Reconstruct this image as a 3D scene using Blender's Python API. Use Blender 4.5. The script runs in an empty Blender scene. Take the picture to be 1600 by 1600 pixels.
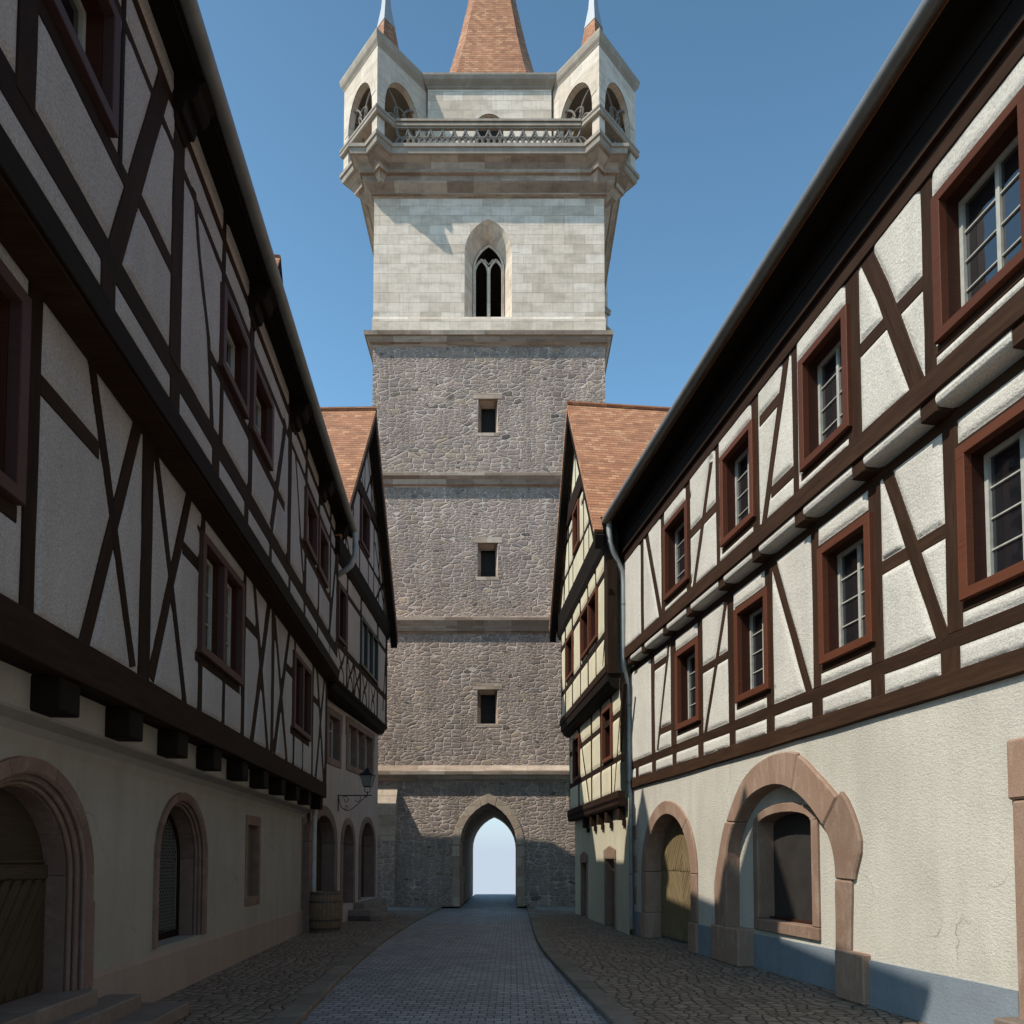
import bpy, math, random
import numpy as np
from mathutils import Vector
from mathutils.geometry import tessellate_polygon
random.seed(7); rng=np.random.default_rng(5)
scene=bpy.context.scene; COL=scene.collection
# ---------------------------------------------------------------- camera survey (how the street was measured)
F=1100.; PT=math.radians(2.5); CH=1.6; YH=1344.; Y0=YH-F*math.tan(PT)
def ray(px,py):
    xr=(px-800)/F; yr=(Y0-py)/F; d=math.cos(PT)-yr*math.sin(PT)
    return xr/d,(math.sin(PT)+yr*math.cos(PT))/d
def onY(px,py,Y):
    a,b=ray(px,py); return a*Y,CH+b*Y
# ---------------------------------------------------------------- wall planes
class Plane:
    """vertical facade: s along it, z up, d out towards the street"""
    def __init__(s,o,t,side=None,n=None):
        s.o=Vector((o[0],o[1],0)); s.t=Vector((t[0],t[1],0)).normalized()
        s.n=Vector((-s.t.y,s.t.x,0)) if side=='R' else Vector((s.t.y,-s.t.x,0))
        if n is not None:
            s.n=Vector((n[0],n[1],0)).normalized()
    def P(s,u,z,d=0.): return s.o+s.t*u+s.n*d+Vector((0,0,z))
    def at(s,px,py,d=0.):
        a,b=ray(px,py); o=s.o+s.n*d
        # (a*Y,Y) on the line o+t*u
        Y=(o-Vector((0,0,0))).dot(s.n)/(Vector((a,1,0)).dot(s.n))
        p=Vector((a*Y,Y,0)); return (p-s.o).dot(s.t),CH+b*Y
    def S(s,px,py,d=0.): return s.at(px,py,d)[0]
    def Z(s,px,py,d=0.): return s.at(px,py,d)[1]
mR=(611-800)/F; mL=(714-800)/F; mL2=(815-800)/F; mR2=(695-800)/F
def LP(K,m=mL): return Plane((K,0),(m,1),'L')
def RP(K,m=mR): return Plane((K,0),(m,1),'R')
# ---------------------------------------------------------------- meshes
class MB:
    def __init__(s): s.v=[]; s.f=[]; s.uv={}; s.ro=0.
    def face(s,pts,uv=None):
        b=len(s.v); s.v+= [tuple(p) for p in pts]; s.f.append(tuple(range(b,b+len(pts))))
        if uv: s.uv[len(s.f)-1]=uv
    def poly(s,pts,n=None,uv=None):
        """planar polygon, oriented along n"""
        if n is not None:
            a=Vector((0,0,0))
            for i in range(len(pts)):
                p,q=Vector(pts[i]),Vector(pts[(i+1)%len(pts)]); a+=p.cross(q)
            if a.dot(n)<0: pts=pts[::-1]; uv=uv[::-1] if uv else None
        s.face(pts,uv)
    def hexa(s,c,uvs=None):
        """8 corners: 0-3 bottom loop, 4-7 top loop"""
        ctr=sum((Vector(p) for p in c),Vector())/8
        for q in ((0,1,2,3),(4,5,6,7),(0,1,5,4),(1,2,6,5),(2,3,7,6),(3,0,4,7)):
            P=[Vector(c[i]) for i in q]; fc=sum(P,Vector())/4
            s.poly(P,fc-ctr)
    def box(s,x0,x1,y0,y1,z0,z1):
        s.hexa([(x0,y0,z0),(x1,y0,z0),(x1,y1,z0),(x0,y1,z0),(x0,y0,z1),(x1,y0,z1),(x1,y1,z1),(x0,y1,z1)])
    def pbox(s,P,u0,u1,z0,z1,d0,d1):
        s.hexa([P.P(u0,z0,d0),P.P(u1,z0,d0),P.P(u1,z0,d1),P.P(u0,z0,d1),P.P(u0,z1,d0),P.P(u1,z1,d0),P.P(u1,z1,d1),P.P(u0,z1,d1)])
    def prism(s,pts,vec,caps=True,uvd=None):
        """extrude polygon (3d pts) by vec"""
        vec=Vector(vec); A=[Vector(p) for p in pts]; B=[p+vec for p in A]
        a=Vector()
        for i in range(len(A)): a+=A[i].cross(A[(i+1)%len(A)])
        if a.dot(vec)>0: A=A[::-1]; B=B[::-1]
        n=len(A)
        if caps:
            if n<=4 and uvd is None: s.face(A); s.face(B[::-1])
            else:
                for t in tessellate_polygon([A]):
                    nn=(A[t[1]]-A[t[0]]).cross(A[t[2]]-A[t[0]])
                    if nn.length<1e-12: continue
                    for Q,vv in ((A,-vec),(B,vec)):
                        q=[Q[i] for i in t]; uv=None
                        if uvd is not None:
                            u=Vector(uvd).normalized(); w=u.cross(vec.normalized()); r0=s.ro; uv=[(p.dot(u)+r0,p.dot(w)+r0*3) for p in q]
                        s.poly(q,vv,uv)
        for i in range(n):
            j=(i+1)%n; s.face([A[j],A[i],B[i],B[j]])
    def tube(s,path,r,n=12,cap=True):
        path=[Vector(p) for p in path]; rs=r if isinstance(r,(list,tuple)) else [r]*len(path)
        rings=[]; up=Vector((0,0,1)); prev=None
        for i,p in enumerate(path):
            if i==0: t=path[1]-p
            elif i==len(path)-1: t=p-path[-2]
            else: t=(path[i+1]-p).normalized()+(p-path[i-1]).normalized()
            t.normalize()
            if prev is None:
                a=t.cross(up) if abs(t.z)<.95 else t.cross(Vector((1,0,0)))
            else: a=prev-t*prev.dot(t)
            a.normalize(); prev=a; b=t.cross(a)
            rings.append([p+(a*math.cos(2*math.pi*k/n)+b*math.sin(2*math.pi*k/n))*rs[i] for k in range(n)])
        s.rings(rings,cap)
    def rings(s,R,cap=True,closed=True):
        b=len(s.v); n=len(R[0])
        for r in R: s.v+=[tuple(p) for p in r]
        for i in range(len(R)-1):
            for k in range(n if closed else n-1):
                k2=(k+1)%n; s.f.append((b+i*n+k,b+(i+1)*n+k,b+(i+1)*n+k2,b+i*n+k2))
        if cap:
            s.f.append(tuple(b+k for k in range(n))); s.f.append(tuple(b+(len(R)-1)*n+k for k in range(n-1,-1,-1)))
    def build(s,name,mat,parent=None,smooth=False,fix=False,bevel=0):
        off=Vector(parent['wloc']) if parent is not None and 'wloc' in parent else (Vector(parent['pw']) if parent is not None and 'pw' in parent else Vector())
        me=bpy.data.meshes.new(name)
        V=np.array(s.v,dtype=float).reshape(-1,3)
        me.from_pydata([tuple(v) for v in (V-np.array(off)[None,:])],[],s.f)
        if fix:
            import bmesh
            bm=bmesh.new(); bm.from_mesh(me); bmesh.ops.remove_doubles(bm,verts=bm.verts,dist=1e-5); bmesh.ops.recalc_face_normals(bm,faces=bm.faces); bm.to_mesh(me); bm.free()
        me.materials.append(mat)
        uvl=me.uv_layers.new(name='UVMap'); N=len(me.loops); arr=np.zeros((N,2))
        co=np.empty(len(me.vertices)*3); me.vertices.foreach_get('co',co); co=co.reshape(-1,3)+np.array(off)[None,:]
        nf=len(me.polygons); nrm=np.empty(nf*3); me.polygons.foreach_get('normal',nrm); nrm=nrm.reshape(-1,3)
        ls=np.empty(nf,int); lt=np.empty(nf,int); me.polygons.foreach_get('loop_start',ls); me.polygons.foreach_get('loop_total',lt)
        lv=np.empty(N,int); me.loops.foreach_get('vertex_index',lv)
        fi=np.repeat(np.arange(nf),lt)
        nn=nrm[fi]; p=co[lv]
        t=np.stack([-nn[:,1],nn[:,0],np.zeros(N)],1); L=np.linalg.norm(t,axis=1); hor=L<.25
        t[hor]=(1,0,0); L[hor]=1; t/=L[:,None]; b=np.cross(nn,t); b[hor]=(0,1,0)
        arr[:,0]=(p*t).sum(1); arr[:,1]=(p*b).sum(1)
        if s.uv and not fix:
            for k,u in s.uv.items():
                for j,q in enumerate(u): arr[ls[k]+j]=q
        uvl.data.foreach_set('uv',arr.reshape(-1))
        if len(me.vertices)<20000:
            import bmesh
            bm=bmesh.new(); bm.from_mesh(me); bmesh.ops.remove_doubles(bm,verts=bm.verts,dist=2e-5); bmesh.ops.dissolve_limit(bm,angle_limit=.01,verts=bm.verts,edges=bm.edges,use_dissolve_boundaries=False) if bevel else None; bm.to_mesh(me); bm.free(); nf=len(me.polygons)
        if smooth:
            me.polygons.foreach_set('use_smooth',[True]*nf)
        me.update()
        o=bpy.data.objects.new(name,me); COL.objects.link(o)
        if parent is not None:
            o.parent=parent; o['pw']=tuple(off)
        if bevel:
            m=o.modifiers.new('b','BEVEL'); m.width=bevel; m.segments=1; m.limit_method='ANGLE'; m.angle_limit=.6
        if smooth:
            try: me.set_sharp_from_angle(angle=math.radians(40))
            except Exception: pass
        return o
def thing(name,loc,label,cat,group=None):
    o=bpy.data.objects.new(name,None); COL.objects.link(o); o.location=loc; o['wloc']=tuple(loc); o['label']=label; o['category']=cat
    if group: o['group']=group
    return o
def struct(o): o['kind']='structure'; return o
# ---------------------------------------------------------------- materials
def newmat(n):
    m=bpy.data.materials.new(n); m.use_nodes=True; nt=m.node_tree; nt.nodes.clear()
    out=nt.nodes.new('ShaderNodeOutputMaterial'); b=nt.nodes.new('ShaderNodeBsdfPrincipled'); nt.links.new(b.outputs[0],out.inputs[0])
    return m,nt,b
class N:
    def __init__(s,nt): s.nt=nt
    def n(s,t,**k):
        x=s.nt.nodes.new('ShaderNode'+t)
        for a,v in k.items():
            if a.startswith('i_'):
                nm=a[2:]; nm=int(nm) if nm.isdigit() else nm.replace('_',' ')
                x.inputs[nm].default_value=v
            else: setattr(x,a,v)
        return x
    def l(s,a,b): s.nt.links.new(a,b)
    def uv(s): return s.n('TexCoord').outputs['UV']
    def obj(s): return s.n('TexCoord').outputs['Object']
    def mp(s,v,sc,rot=(0,0,0)):
        m=s.n('Mapping'); m.inputs['Scale'].default_value=sc; m.inputs['Rotation'].default_value=rot; s.l(v,m.inputs[0]); return m.outputs[0]
    def noise(s,v,sc,det=4,ro=.55,dist=0):
        x=s.n('TexNoise'); x.inputs['Scale'].default_value=sc; x.inputs['Detail'].default_value=det; x.inputs['Roughness'].default_value=ro; x.inputs['Distortion'].default_value=dist
        s.l(v,x.inputs['Vector']); return x.outputs['Fac']
    def ramp(s,f,st):
        r=s.n('ValToRGB'); e=r.color_ramp.elements
        while len(e)<len(st): e.new(.5)
        for i,(p,c) in enumerate(st):
            e[i].position=p; e[i].color=(c,c,c,1) if isinstance(c,(int,float)) else (*c,1)
        s.l(f,r.inputs[0]); return r.outputs[0]
    def mix(s,f,a,b,mode='MIX'):
        m=s.n('MixRGB',blend_type=mode)
        if isinstance(f,(int,float)): m.inputs[0].default_value=f
        else: s.l(f,m.inputs[0])
        for i,x in ((1,a),(2,b)):
            if isinstance(x,tuple): m.inputs[i].default_value=(*x,1)
            else: s.l(x,m.inputs[i])
        return m.outputs[0]
    def m(s,op,a,b=None,c=None):
        x=s.n('Math',operation=op)
        for i,q in enumerate((a,b,c)):
            if q is None: continue
            if isinstance(q,(int,float)): x.inputs[i].default_value=q
            else: s.l(q,x.inputs[i])
        return x.outputs[0]
    def bump(s,h,dist,st=1.,nrm=None):
        b=s.n('Bump'); b.inputs['Distance'].default_value=dist; b.inputs['Strength'].default_value=st; s.l(h,b.inputs['Height'])
        if nrm: s.l(nrm,b.inputs['Normal'])
        return b.outputs[0]
def plaster_mat(name,c1,c2,grain=70,bump=.006,stain=.15,rough=.95,cracks=None):
    m,nt,b=newmat(name); k=N(nt); o=k.obj()
    big=k.noise(o,.9,5,.6); col=k.mix(k.ramp(big,[(.3,0.),(.7,1.)]),c1,c2)
    fine=k.noise(o,grain,3,.7); sp=k.ramp(fine,[(.35,1-stain),(.6,1.)])
    col=k.mix(1.,col,sp,'MULTIPLY')
    st=k.noise(k.mp(o,(2.2,2.2,.35)),1.3,5,.6); col=k.mix(1.,col,k.ramp(st,[(.3,.86),(.62,1.)]),'MULTIPLY')
    if cracks:
        wn=k.n('TexNoise'); wn.inputs['Scale'].default_value=1.6; wn.inputs['Detail'].default_value=6; k.l(o,wn.inputs[0]); sc_=k.n('VectorMath',operation='SCALE'); sc_.inputs['Scale'].default_value=.8; k.l(wn.outputs['Color'],sc_.inputs[0]); ad=k.n('VectorMath',operation='ADD'); k.l(o,ad.inputs[0]); k.l(sc_.outputs[0],ad.inputs[1])
        vo=k.n('TexVoronoi',feature='DISTANCE_TO_EDGE'); vo.inputs['Scale'].default_value=.45; k.l(ad.outputs[0],vo.inputs['Vector'])
        line=k.ramp(vo.outputs['Distance'],[(.0,1.),(.0045,0.)]); msk=k.ramp(k.noise(o,.8,3,.5),[(.52,0.),(.6,1.)])
        col=k.mix(k.m('MULTIPLY',k.m('MULTIPLY',line,msk),.55),col,(.12,.10,.08))
        pt=k.noise(o,.55,6,.65,.5); col=k.mix(k.ramp(pt,[(.56,0.),(.63,.32)]),col,cracks)
    k.l(col,b.inputs['Base Color']); b.inputs['Roughness'].default_value=rough
    mid=k.noise(k.mp(o,(1,1,1.6)),grain*.35,4,.65); h=k.m('ADD',k.m('MULTIPLY',fine,.4),mid)
    k.l(k.bump(h,bump),b.inputs['Normal']); b.inputs['Specular IOR Level'].default_value=.2
    return m
def wood_mat(name,c1,c2,c3=None,sc=1.,rough=.8,bump=.003,coat=0):
    m,nt,b=newmat(name); k=N(nt); uv=k.uv()
    oi=k.n('ObjectInfo'); a=k.n('VectorMath',operation='ADD'); k.l(uv,a.inputs[0]); k.l(oi.outputs['Random'],a.inputs[1])
    v=a.outputs[0]
    g=k.noise(k.mp(v,(1.2*sc,26*sc,1)),2.,6,.65,.6); g2=k.noise(k.mp(v,(.7*sc,5*sc,1)),2.2,4,.6,.4)
    col=k.mix(k.ramp(g,[(.3,0.),(.7,1.)]),c1,c2)
    if c3: col=k.mix(k.ramp(g2,[(.45,0.),(.7,.8)]),col,c3)
    col=k.mix(1.,col,k.ramp(oi.outputs['Random'],[(0,.8),(1,1.2)]),'MULTIPLY')
    crack=k.ramp(g,[(.29,0.),(.35,1.)]); col=k.mix(1.,col,k.mix(crack,(.3,.27,.25),(1.,1.,1.)),'MULTIPLY')
    k.l(col,b.inputs['Base Color']); b.inputs['Roughness'].default_value=rough; b.inputs['Specular IOR Level'].default_value=.12
    k.l(k.bump(k.m('ADD',g,k.m('MULTIPLY',crack,.8)),bump),b.inputs['Normal']); return m
def stone_mat(name,c1,c2,c3,sc=6,bump=.004,rough=.85,streak=False):
    m,nt,b=newmat(name); k=N(nt); o=k.obj()
    g=k.n('NewGeometry').outputs['Random Per Island']
    a=k.noise(o,sc*.25,5,.6); col=k.mix(k.ramp(a,[(.3,0.),(.7,1.)]),c1,c2)
    v=k.noise(k.mp(o,(1,1,.35)) if streak else o,sc,6,.65,.8); col=k.mix(k.ramp(v,[(.5,0.),(.68,.75)]),col,c3)
    col=k.mix(1.,col,k.ramp(g,[(0,.82),(1,1.14)]),'MULTIPLY')
    f=k.noise(o,sc*12,4,.7); col=k.mix(1.,col,k.ramp(f,[(.3,.82),(.6,1.05)]),'MULTIPLY')
    k.l(col,b.inputs['Base Color']); b.inputs['Roughness'].default_value=rough; b.inputs['Specular IOR Level'].default_value=.25
    k.l(k.bump(k.m('ADD',k.m('MULTIPLY',f,.5),v),bump),b.inputs['Normal']); return m
def rubble_mat():
    m,nt,b=newmat('rubble_masonry'); k=N(nt); uv=k.uv()
    w=k.n('TexNoise'); w.inputs['Scale'].default_value=1.7; w.inputs['Detail'].default_value=3; k.l(uv,w.inputs['Vector'])
    s1=k.n('VectorMath',operation='SCALE'); k.l(w.outputs['Color'],s1.inputs[0]); s1.inputs['Scale'].default_value=.16
    ad=k.n('VectorMath',operation='ADD'); k.l(uv,ad.inputs[0]); k.l(s1.outputs[0],ad.inputs[1])
    v=k.mp(ad.outputs[0],(3.0,6.2,1))
    def vor(feat,sc):
        x=k.n('TexVoronoi',feature=feat,voronoi_dimensions='2D',distance='CHEBYCHEV'); x.inputs['Scale'].default_value=sc; x.inputs['Randomness'].default_value=.86; k.l(v,x.inputs['Vector']); return x
    sel=k.ramp(k.noise(uv,.9,2,.5),[(.50,0.),(.52,1.)])
    a1,a2,b1,b2=vor('F1',1.),vor('F1',1.7),vor('F2',1.),vor('F2',1.7)
    d1=k.m('SUBTRACT',b1.outputs['Distance'],a1.outputs['Distance']); d2=k.m('SUBTRACT',b2.outputs['Distance'],a2.outputs['Distance'])
    jag=k.m('MULTIPLY',k.m('SUBTRACT',k.noise(uv,11,4,.65),.5),.12)
    dd=k.m('ADD',k.mix(sel,d1,d2),jag)
    cc=k.mix(sel,a1.outputs['Color'],a2.outputs['Color'])
    sep=k.n('SeparateColor'); k.l(cc,sep.inputs[0])
    col=k.ramp(sep.outputs[0],[(0,(.265,.20,.165)),(.22,(.345,.27,.225)),(.45,(.295,.235,.205)),(.62,(.385,.295,.245)),(.8,(.25,.205,.185)),(.93,(.42,.325,.24)),(1.,(.13,.11,.10))])
    col=k.mix(1.,col,k.ramp(k.noise(uv,9,6,.7),[(.25,.72),(.7,1.18)]),'MULTIPLY')
    mort=k.ramp(dd,[(.045,1.),(.11,0.)])
    mc=k.ramp(k.noise(uv,2.5,4,.6),[(.3,(.46,.39,.33)),(.7,(.59,.51,.44))])
    col=k.mix(mort,col,mc)
    col=k.mix(1.,col,k.ramp(k.noise(uv,.28,5,.6),[(.3,.82),(.7,1.2)]),'MULTIPLY'); col=k.mix(1.,col,k.ramp(k.noise(k.mp(uv,(1.4,.18,1)),1.,5,.6),[(.34,.8),(.55,1.04)]),'MULTIPLY')
    k.l(col,b.inputs['Base Color']); b.inputs['Roughness'].default_value=.95; b.inputs['Specular IOR Level'].default_value=.15
    h=k.m('ADD',k.ramp(dd,[(.03,0.),(.2,.8),(.5,1.)]),k.m('MULTIPLY',k.noise(uv,17,6,.75),.75))
    k.l(k.bump(h,.024),b.inputs['Normal']); return m
def ashlar_mat(name,c1,c2,c3,bw=.74,bh=.36,dirt=.25,mort=.006):
    m,nt,b=newmat(name); k=N(nt); uv=k.uv()
    br=k.n('TexBrick'); br.inputs['Scale'].default_value=1; br.inputs['Brick Width'].default_value=bw; br.inputs['Row Height'].default_value=bh; br.inputs['Mortar Size'].default_value=mort; br.inputs['Mortar Smooth'].default_value=.3
    br.inputs['Color1'].default_value=(0,0,0,1); br.inputs['Color2'].default_value=(1,1,1,1); br.inputs['Mortar'].default_value=(.5,.5,.5,1); br.squash=1; br.offset=.42; br.offset_frequency=2
    ad=k.n('VectorMath',operation='ADD'); w=k.n('TexNoise'); w.inputs['Scale'].default_value=.8; k.l(uv,w.inputs[0]); s1=k.n('VectorMath',operation='SCALE'); s1.inputs['Scale'].default_value=.03; k.l(w.outputs['Color'],s1.inputs[0]); k.l(uv,ad.inputs[0]); k.l(s1.outputs[0],ad.inputs[1])
    k.l(ad.outputs[0],br.inputs['Vector'])
    bb=k.n('SeparateColor'); k.l(br.outputs['Color'],bb.inputs[0])
    col=k.ramp(bb.outputs[0],[(0,c1),(.5,c2),(1,c3)])
    n1=k.noise(k.mp(uv,(1.,2.2,1)),1.6,7,.62); col=k.mix(1.,col,k.ramp(n1,[(.32,1-dirt),(.56,1.05)]),'MULTIPLY')
    n2=k.noise(k.mp(uv,(9,1,1)),1.2,4,.6); col=k.mix(1.,col,k.ramp(n2,[(.3,.9),(.6,1.03)]),'MULTIPLY')
    col=k.mix(br.outputs['Fac'],col,k.mix(.5,col,(.16,.14,.12)))
    k.l(col,b.inputs['Base Color']); b.inputs['Roughness'].default_value=.9; b.inputs['Specular IOR Level'].default_value=.2
    h=k.m('ADD',k.m('MULTIPLY',br.outputs['Fac'],-1.),k.m('MULTIPLY',k.noise(uv,30,4,.7),.3)); k.l(k.bump(h,.008),b.inputs['Normal']); return m
def tile_mat():
    m,nt,b=newmat('roof_tiles'); k=N(nt); uv=k.uv()
    br=k.n('TexBrick'); br.inputs['Scale'].default_value=1; br.inputs['Brick Width'].default_value=.19; br.inputs['Row Height'].default_value=.115; br.inputs['Mortar Size'].default_value=.004; br.offset=.5
    br.inputs['Color1'].default_value=(0,0,0,1); br.inputs['Color2'].default_value=(1,1,1,1); br.inputs['Mortar'].default_value=(.2,.2,.2,1); k.l(uv,br.inputs['Vector'])
    s=k.n('SeparateColor'); k.l(br.outputs['Color'],s.inputs[0])
    col=k.ramp(s.outputs[0],[(0,(.27,.112,.050)),(.4,(.345,.145,.066)),(.75,(.385,.175,.083)),(1,(.47,.245,.125))])
    col=k.mix(1.,col,k.ramp(k.noise(k.mp(uv,(1,2.5,1)),1.4,5,.6),[(.3,.78),(.68,1.14)]),'MULTIPLY')
    col=k.mix(1.,col,k.ramp(k.noise(uv,35,4,.7),[(.3,.8),(.65,1.1)]),'MULTIPLY')
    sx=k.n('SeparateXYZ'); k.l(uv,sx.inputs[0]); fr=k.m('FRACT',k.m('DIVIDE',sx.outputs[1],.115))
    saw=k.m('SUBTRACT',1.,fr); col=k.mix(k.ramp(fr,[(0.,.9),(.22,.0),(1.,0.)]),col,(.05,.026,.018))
    k.l(col,b.inputs['Base Color']); b.inputs['Roughness'].default_value=.85
    h=k.m('ADD',saw,k.m('MULTIPLY',k.m('ADD',br.outputs['Fac'],k.m('MULTIPLY',s.outputs[0],-.3)),-.5)); k.l(k.bump(h,.03),b.inputs['Normal']); return m
def cobble_mat():
    m,nt,b=newmat('cobbles'); k=N(nt); uv=k.uv()
    w=k.n('TexNoise'); w.inputs['Scale'].default_value=1.1; w.inputs['Detail'].default_value=1; k.l(uv,w.inputs[0]); s1=k.n('VectorMath',operation='SCALE'); s1.inputs['Scale'].default_value=.5; k.l(w.outputs['Color'],s1.inputs[0]); ad=k.n('VectorMath',operation='ADD'); k.l(uv,ad.inputs[0]); k.l(s1.outputs[0],ad.inputs[1])
    v=ad.outputs[0]
    def vor(f):
        x=k.n('TexVoronoi',feature=f,voronoi_dimensions='2D'); x.inputs['Scale'].default_value=7.2; x.inputs['Randomness'].default_value=.62; k.l(v,x.inputs['Vector']); return x
    d,c=vor('DISTANCE_TO_EDGE'),vor('F1'); s=k.n('SeparateColor'); k.l(c.outputs['Color'],s.inputs[0])
    col=k.ramp(s.outputs[0],[(0,(.155,.108,.08)),(.5,(.22,.16,.12)),(.8,(.26,.19,.14)),(1,(.21,.165,.13))])
    col=k.mix(1.,col,k.ramp(k.noise(uv,40,4,.7),[(.3,.75),(.65,1.15)]),'MULTIPLY')
    j=k.ramp(d.outputs['Distance'],[(.03,1.),(.10,0.)]); col=k.mix(j,col,(.045,.045,.033))
    col=k.mix(1.,col,k.ramp(k.noise(uv,.6,4,.6),[(.3,.85),(.7,1.1)]),'MULTIPLY')
    k.l(col,b.inputs['Base Color']); b.inputs['Roughness'].default_value=.72
    h=k.m('ADD',k.ramp(d.outputs['Distance'],[(0,0.),(.12,.7),(.4,1.)]),k.m('MULTIPLY',k.noise(uv,50,3,.7),.15)); k.l(k.bump(h,.03),b.inputs['Normal']); return m
def sett_mat(name='road_setts',bw=.17,bh=.115,c=((.20,.195,.205),(.26,.255,.265),(.32,.315,.325))):
    m,nt,b=newmat(name); k=N(nt); uv=k.uv()
    w=k.n('TexNoise'); w.inputs['Scale'].default_value=5; w.inputs['Detail'].default_value=2; k.l(uv,w.inputs[0]); s1=k.n('VectorMath',operation='SCALE'); s1.inputs['Scale'].default_value=.035; k.l(w.outputs['Color'],s1.inputs[0]); ad=k.n('VectorMath',operation='ADD'); k.l(uv,ad.inputs[0]); k.l(s1.outputs[0],ad.inputs[1])
    br=k.n('TexBrick'); br.inputs['Scale'].default_value=1; br.inputs['Brick Width'].default_value=bw; br.inputs['Row Height'].default_value=bh; br.inputs['Mortar Size'].default_value=.008; br.inputs['Mortar Smooth'].default_value=.6; br.offset=.5
    br.inputs['Color1'].default_value=(0,0,0,1); br.inputs['Color2'].default_value=(1,1,1,1); br.inputs['Mortar'].default_value=(.5,.5,.5,1); k.l(ad.outputs[0],br.inputs['Vector'])
    s=k.n('SeparateColor'); k.l(br.outputs['Color'],s.inputs[0])
    col=k.ramp(s.outputs[0],[(0,c[0]),(.5,c[1]),(1,c[2])])
    col=k.mix(1.,col,k.ramp(k.noise(uv,45,4,.7),[(.3,.75),(.65,1.15)]),'MULTIPLY')
    col=k.mix(br.outputs['Fac'],col,(.035,.037,.042)); col=k.mix(1.,col,k.ramp(k.noise(uv,.7,4,.6),[(.3,.82),(.7,1.1)]),'MULTIPLY')
    k.l(col,b.inputs['Base Color']); b.inputs['Roughness'].default_value=.62
    h=k.m('ADD',k.m('MULTIPLY',br.outputs['Fac'],-1.),k.m('MULTIPLY',k.noise(uv,30,4,.7),.35)); k.l(k.bump(h,.02),b.inputs['Normal']); return m
def flat_mat(name,c,rough=.6,metal=0,noise=.15,bump=.001,sc=12):
    m,nt,b=newmat(name); k=N(nt); o=k.obj(); n=k.noise(o,sc,5,.6)
    k.l(k.mix(1.,c,k.ramp(n,[(.3,1-noise),(.7,1+noise*.5)]),'MULTIPLY'),b.inputs['Base Color']); b.inputs['Roughness'].default_value=rough; b.inputs['Metallic'].default_value=metal
    k.l(k.bump(n,bump),b.inputs['Normal']); return m
def glass_mat():
    m,nt,b=newmat('window_glass'); k=N(nt); b.inputs['Base Color'].default_value=(.012,.012,.014,1); b.inputs['Roughness'].default_value=.04; b.inputs['IOR'].default_value=1.75; b.inputs['Specular IOR Level'].default_value=.7
    k.l(k.bump(k.noise(k.obj(),2.2,2,.5),.02,.25),b.inputs['Normal']); return m
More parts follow.
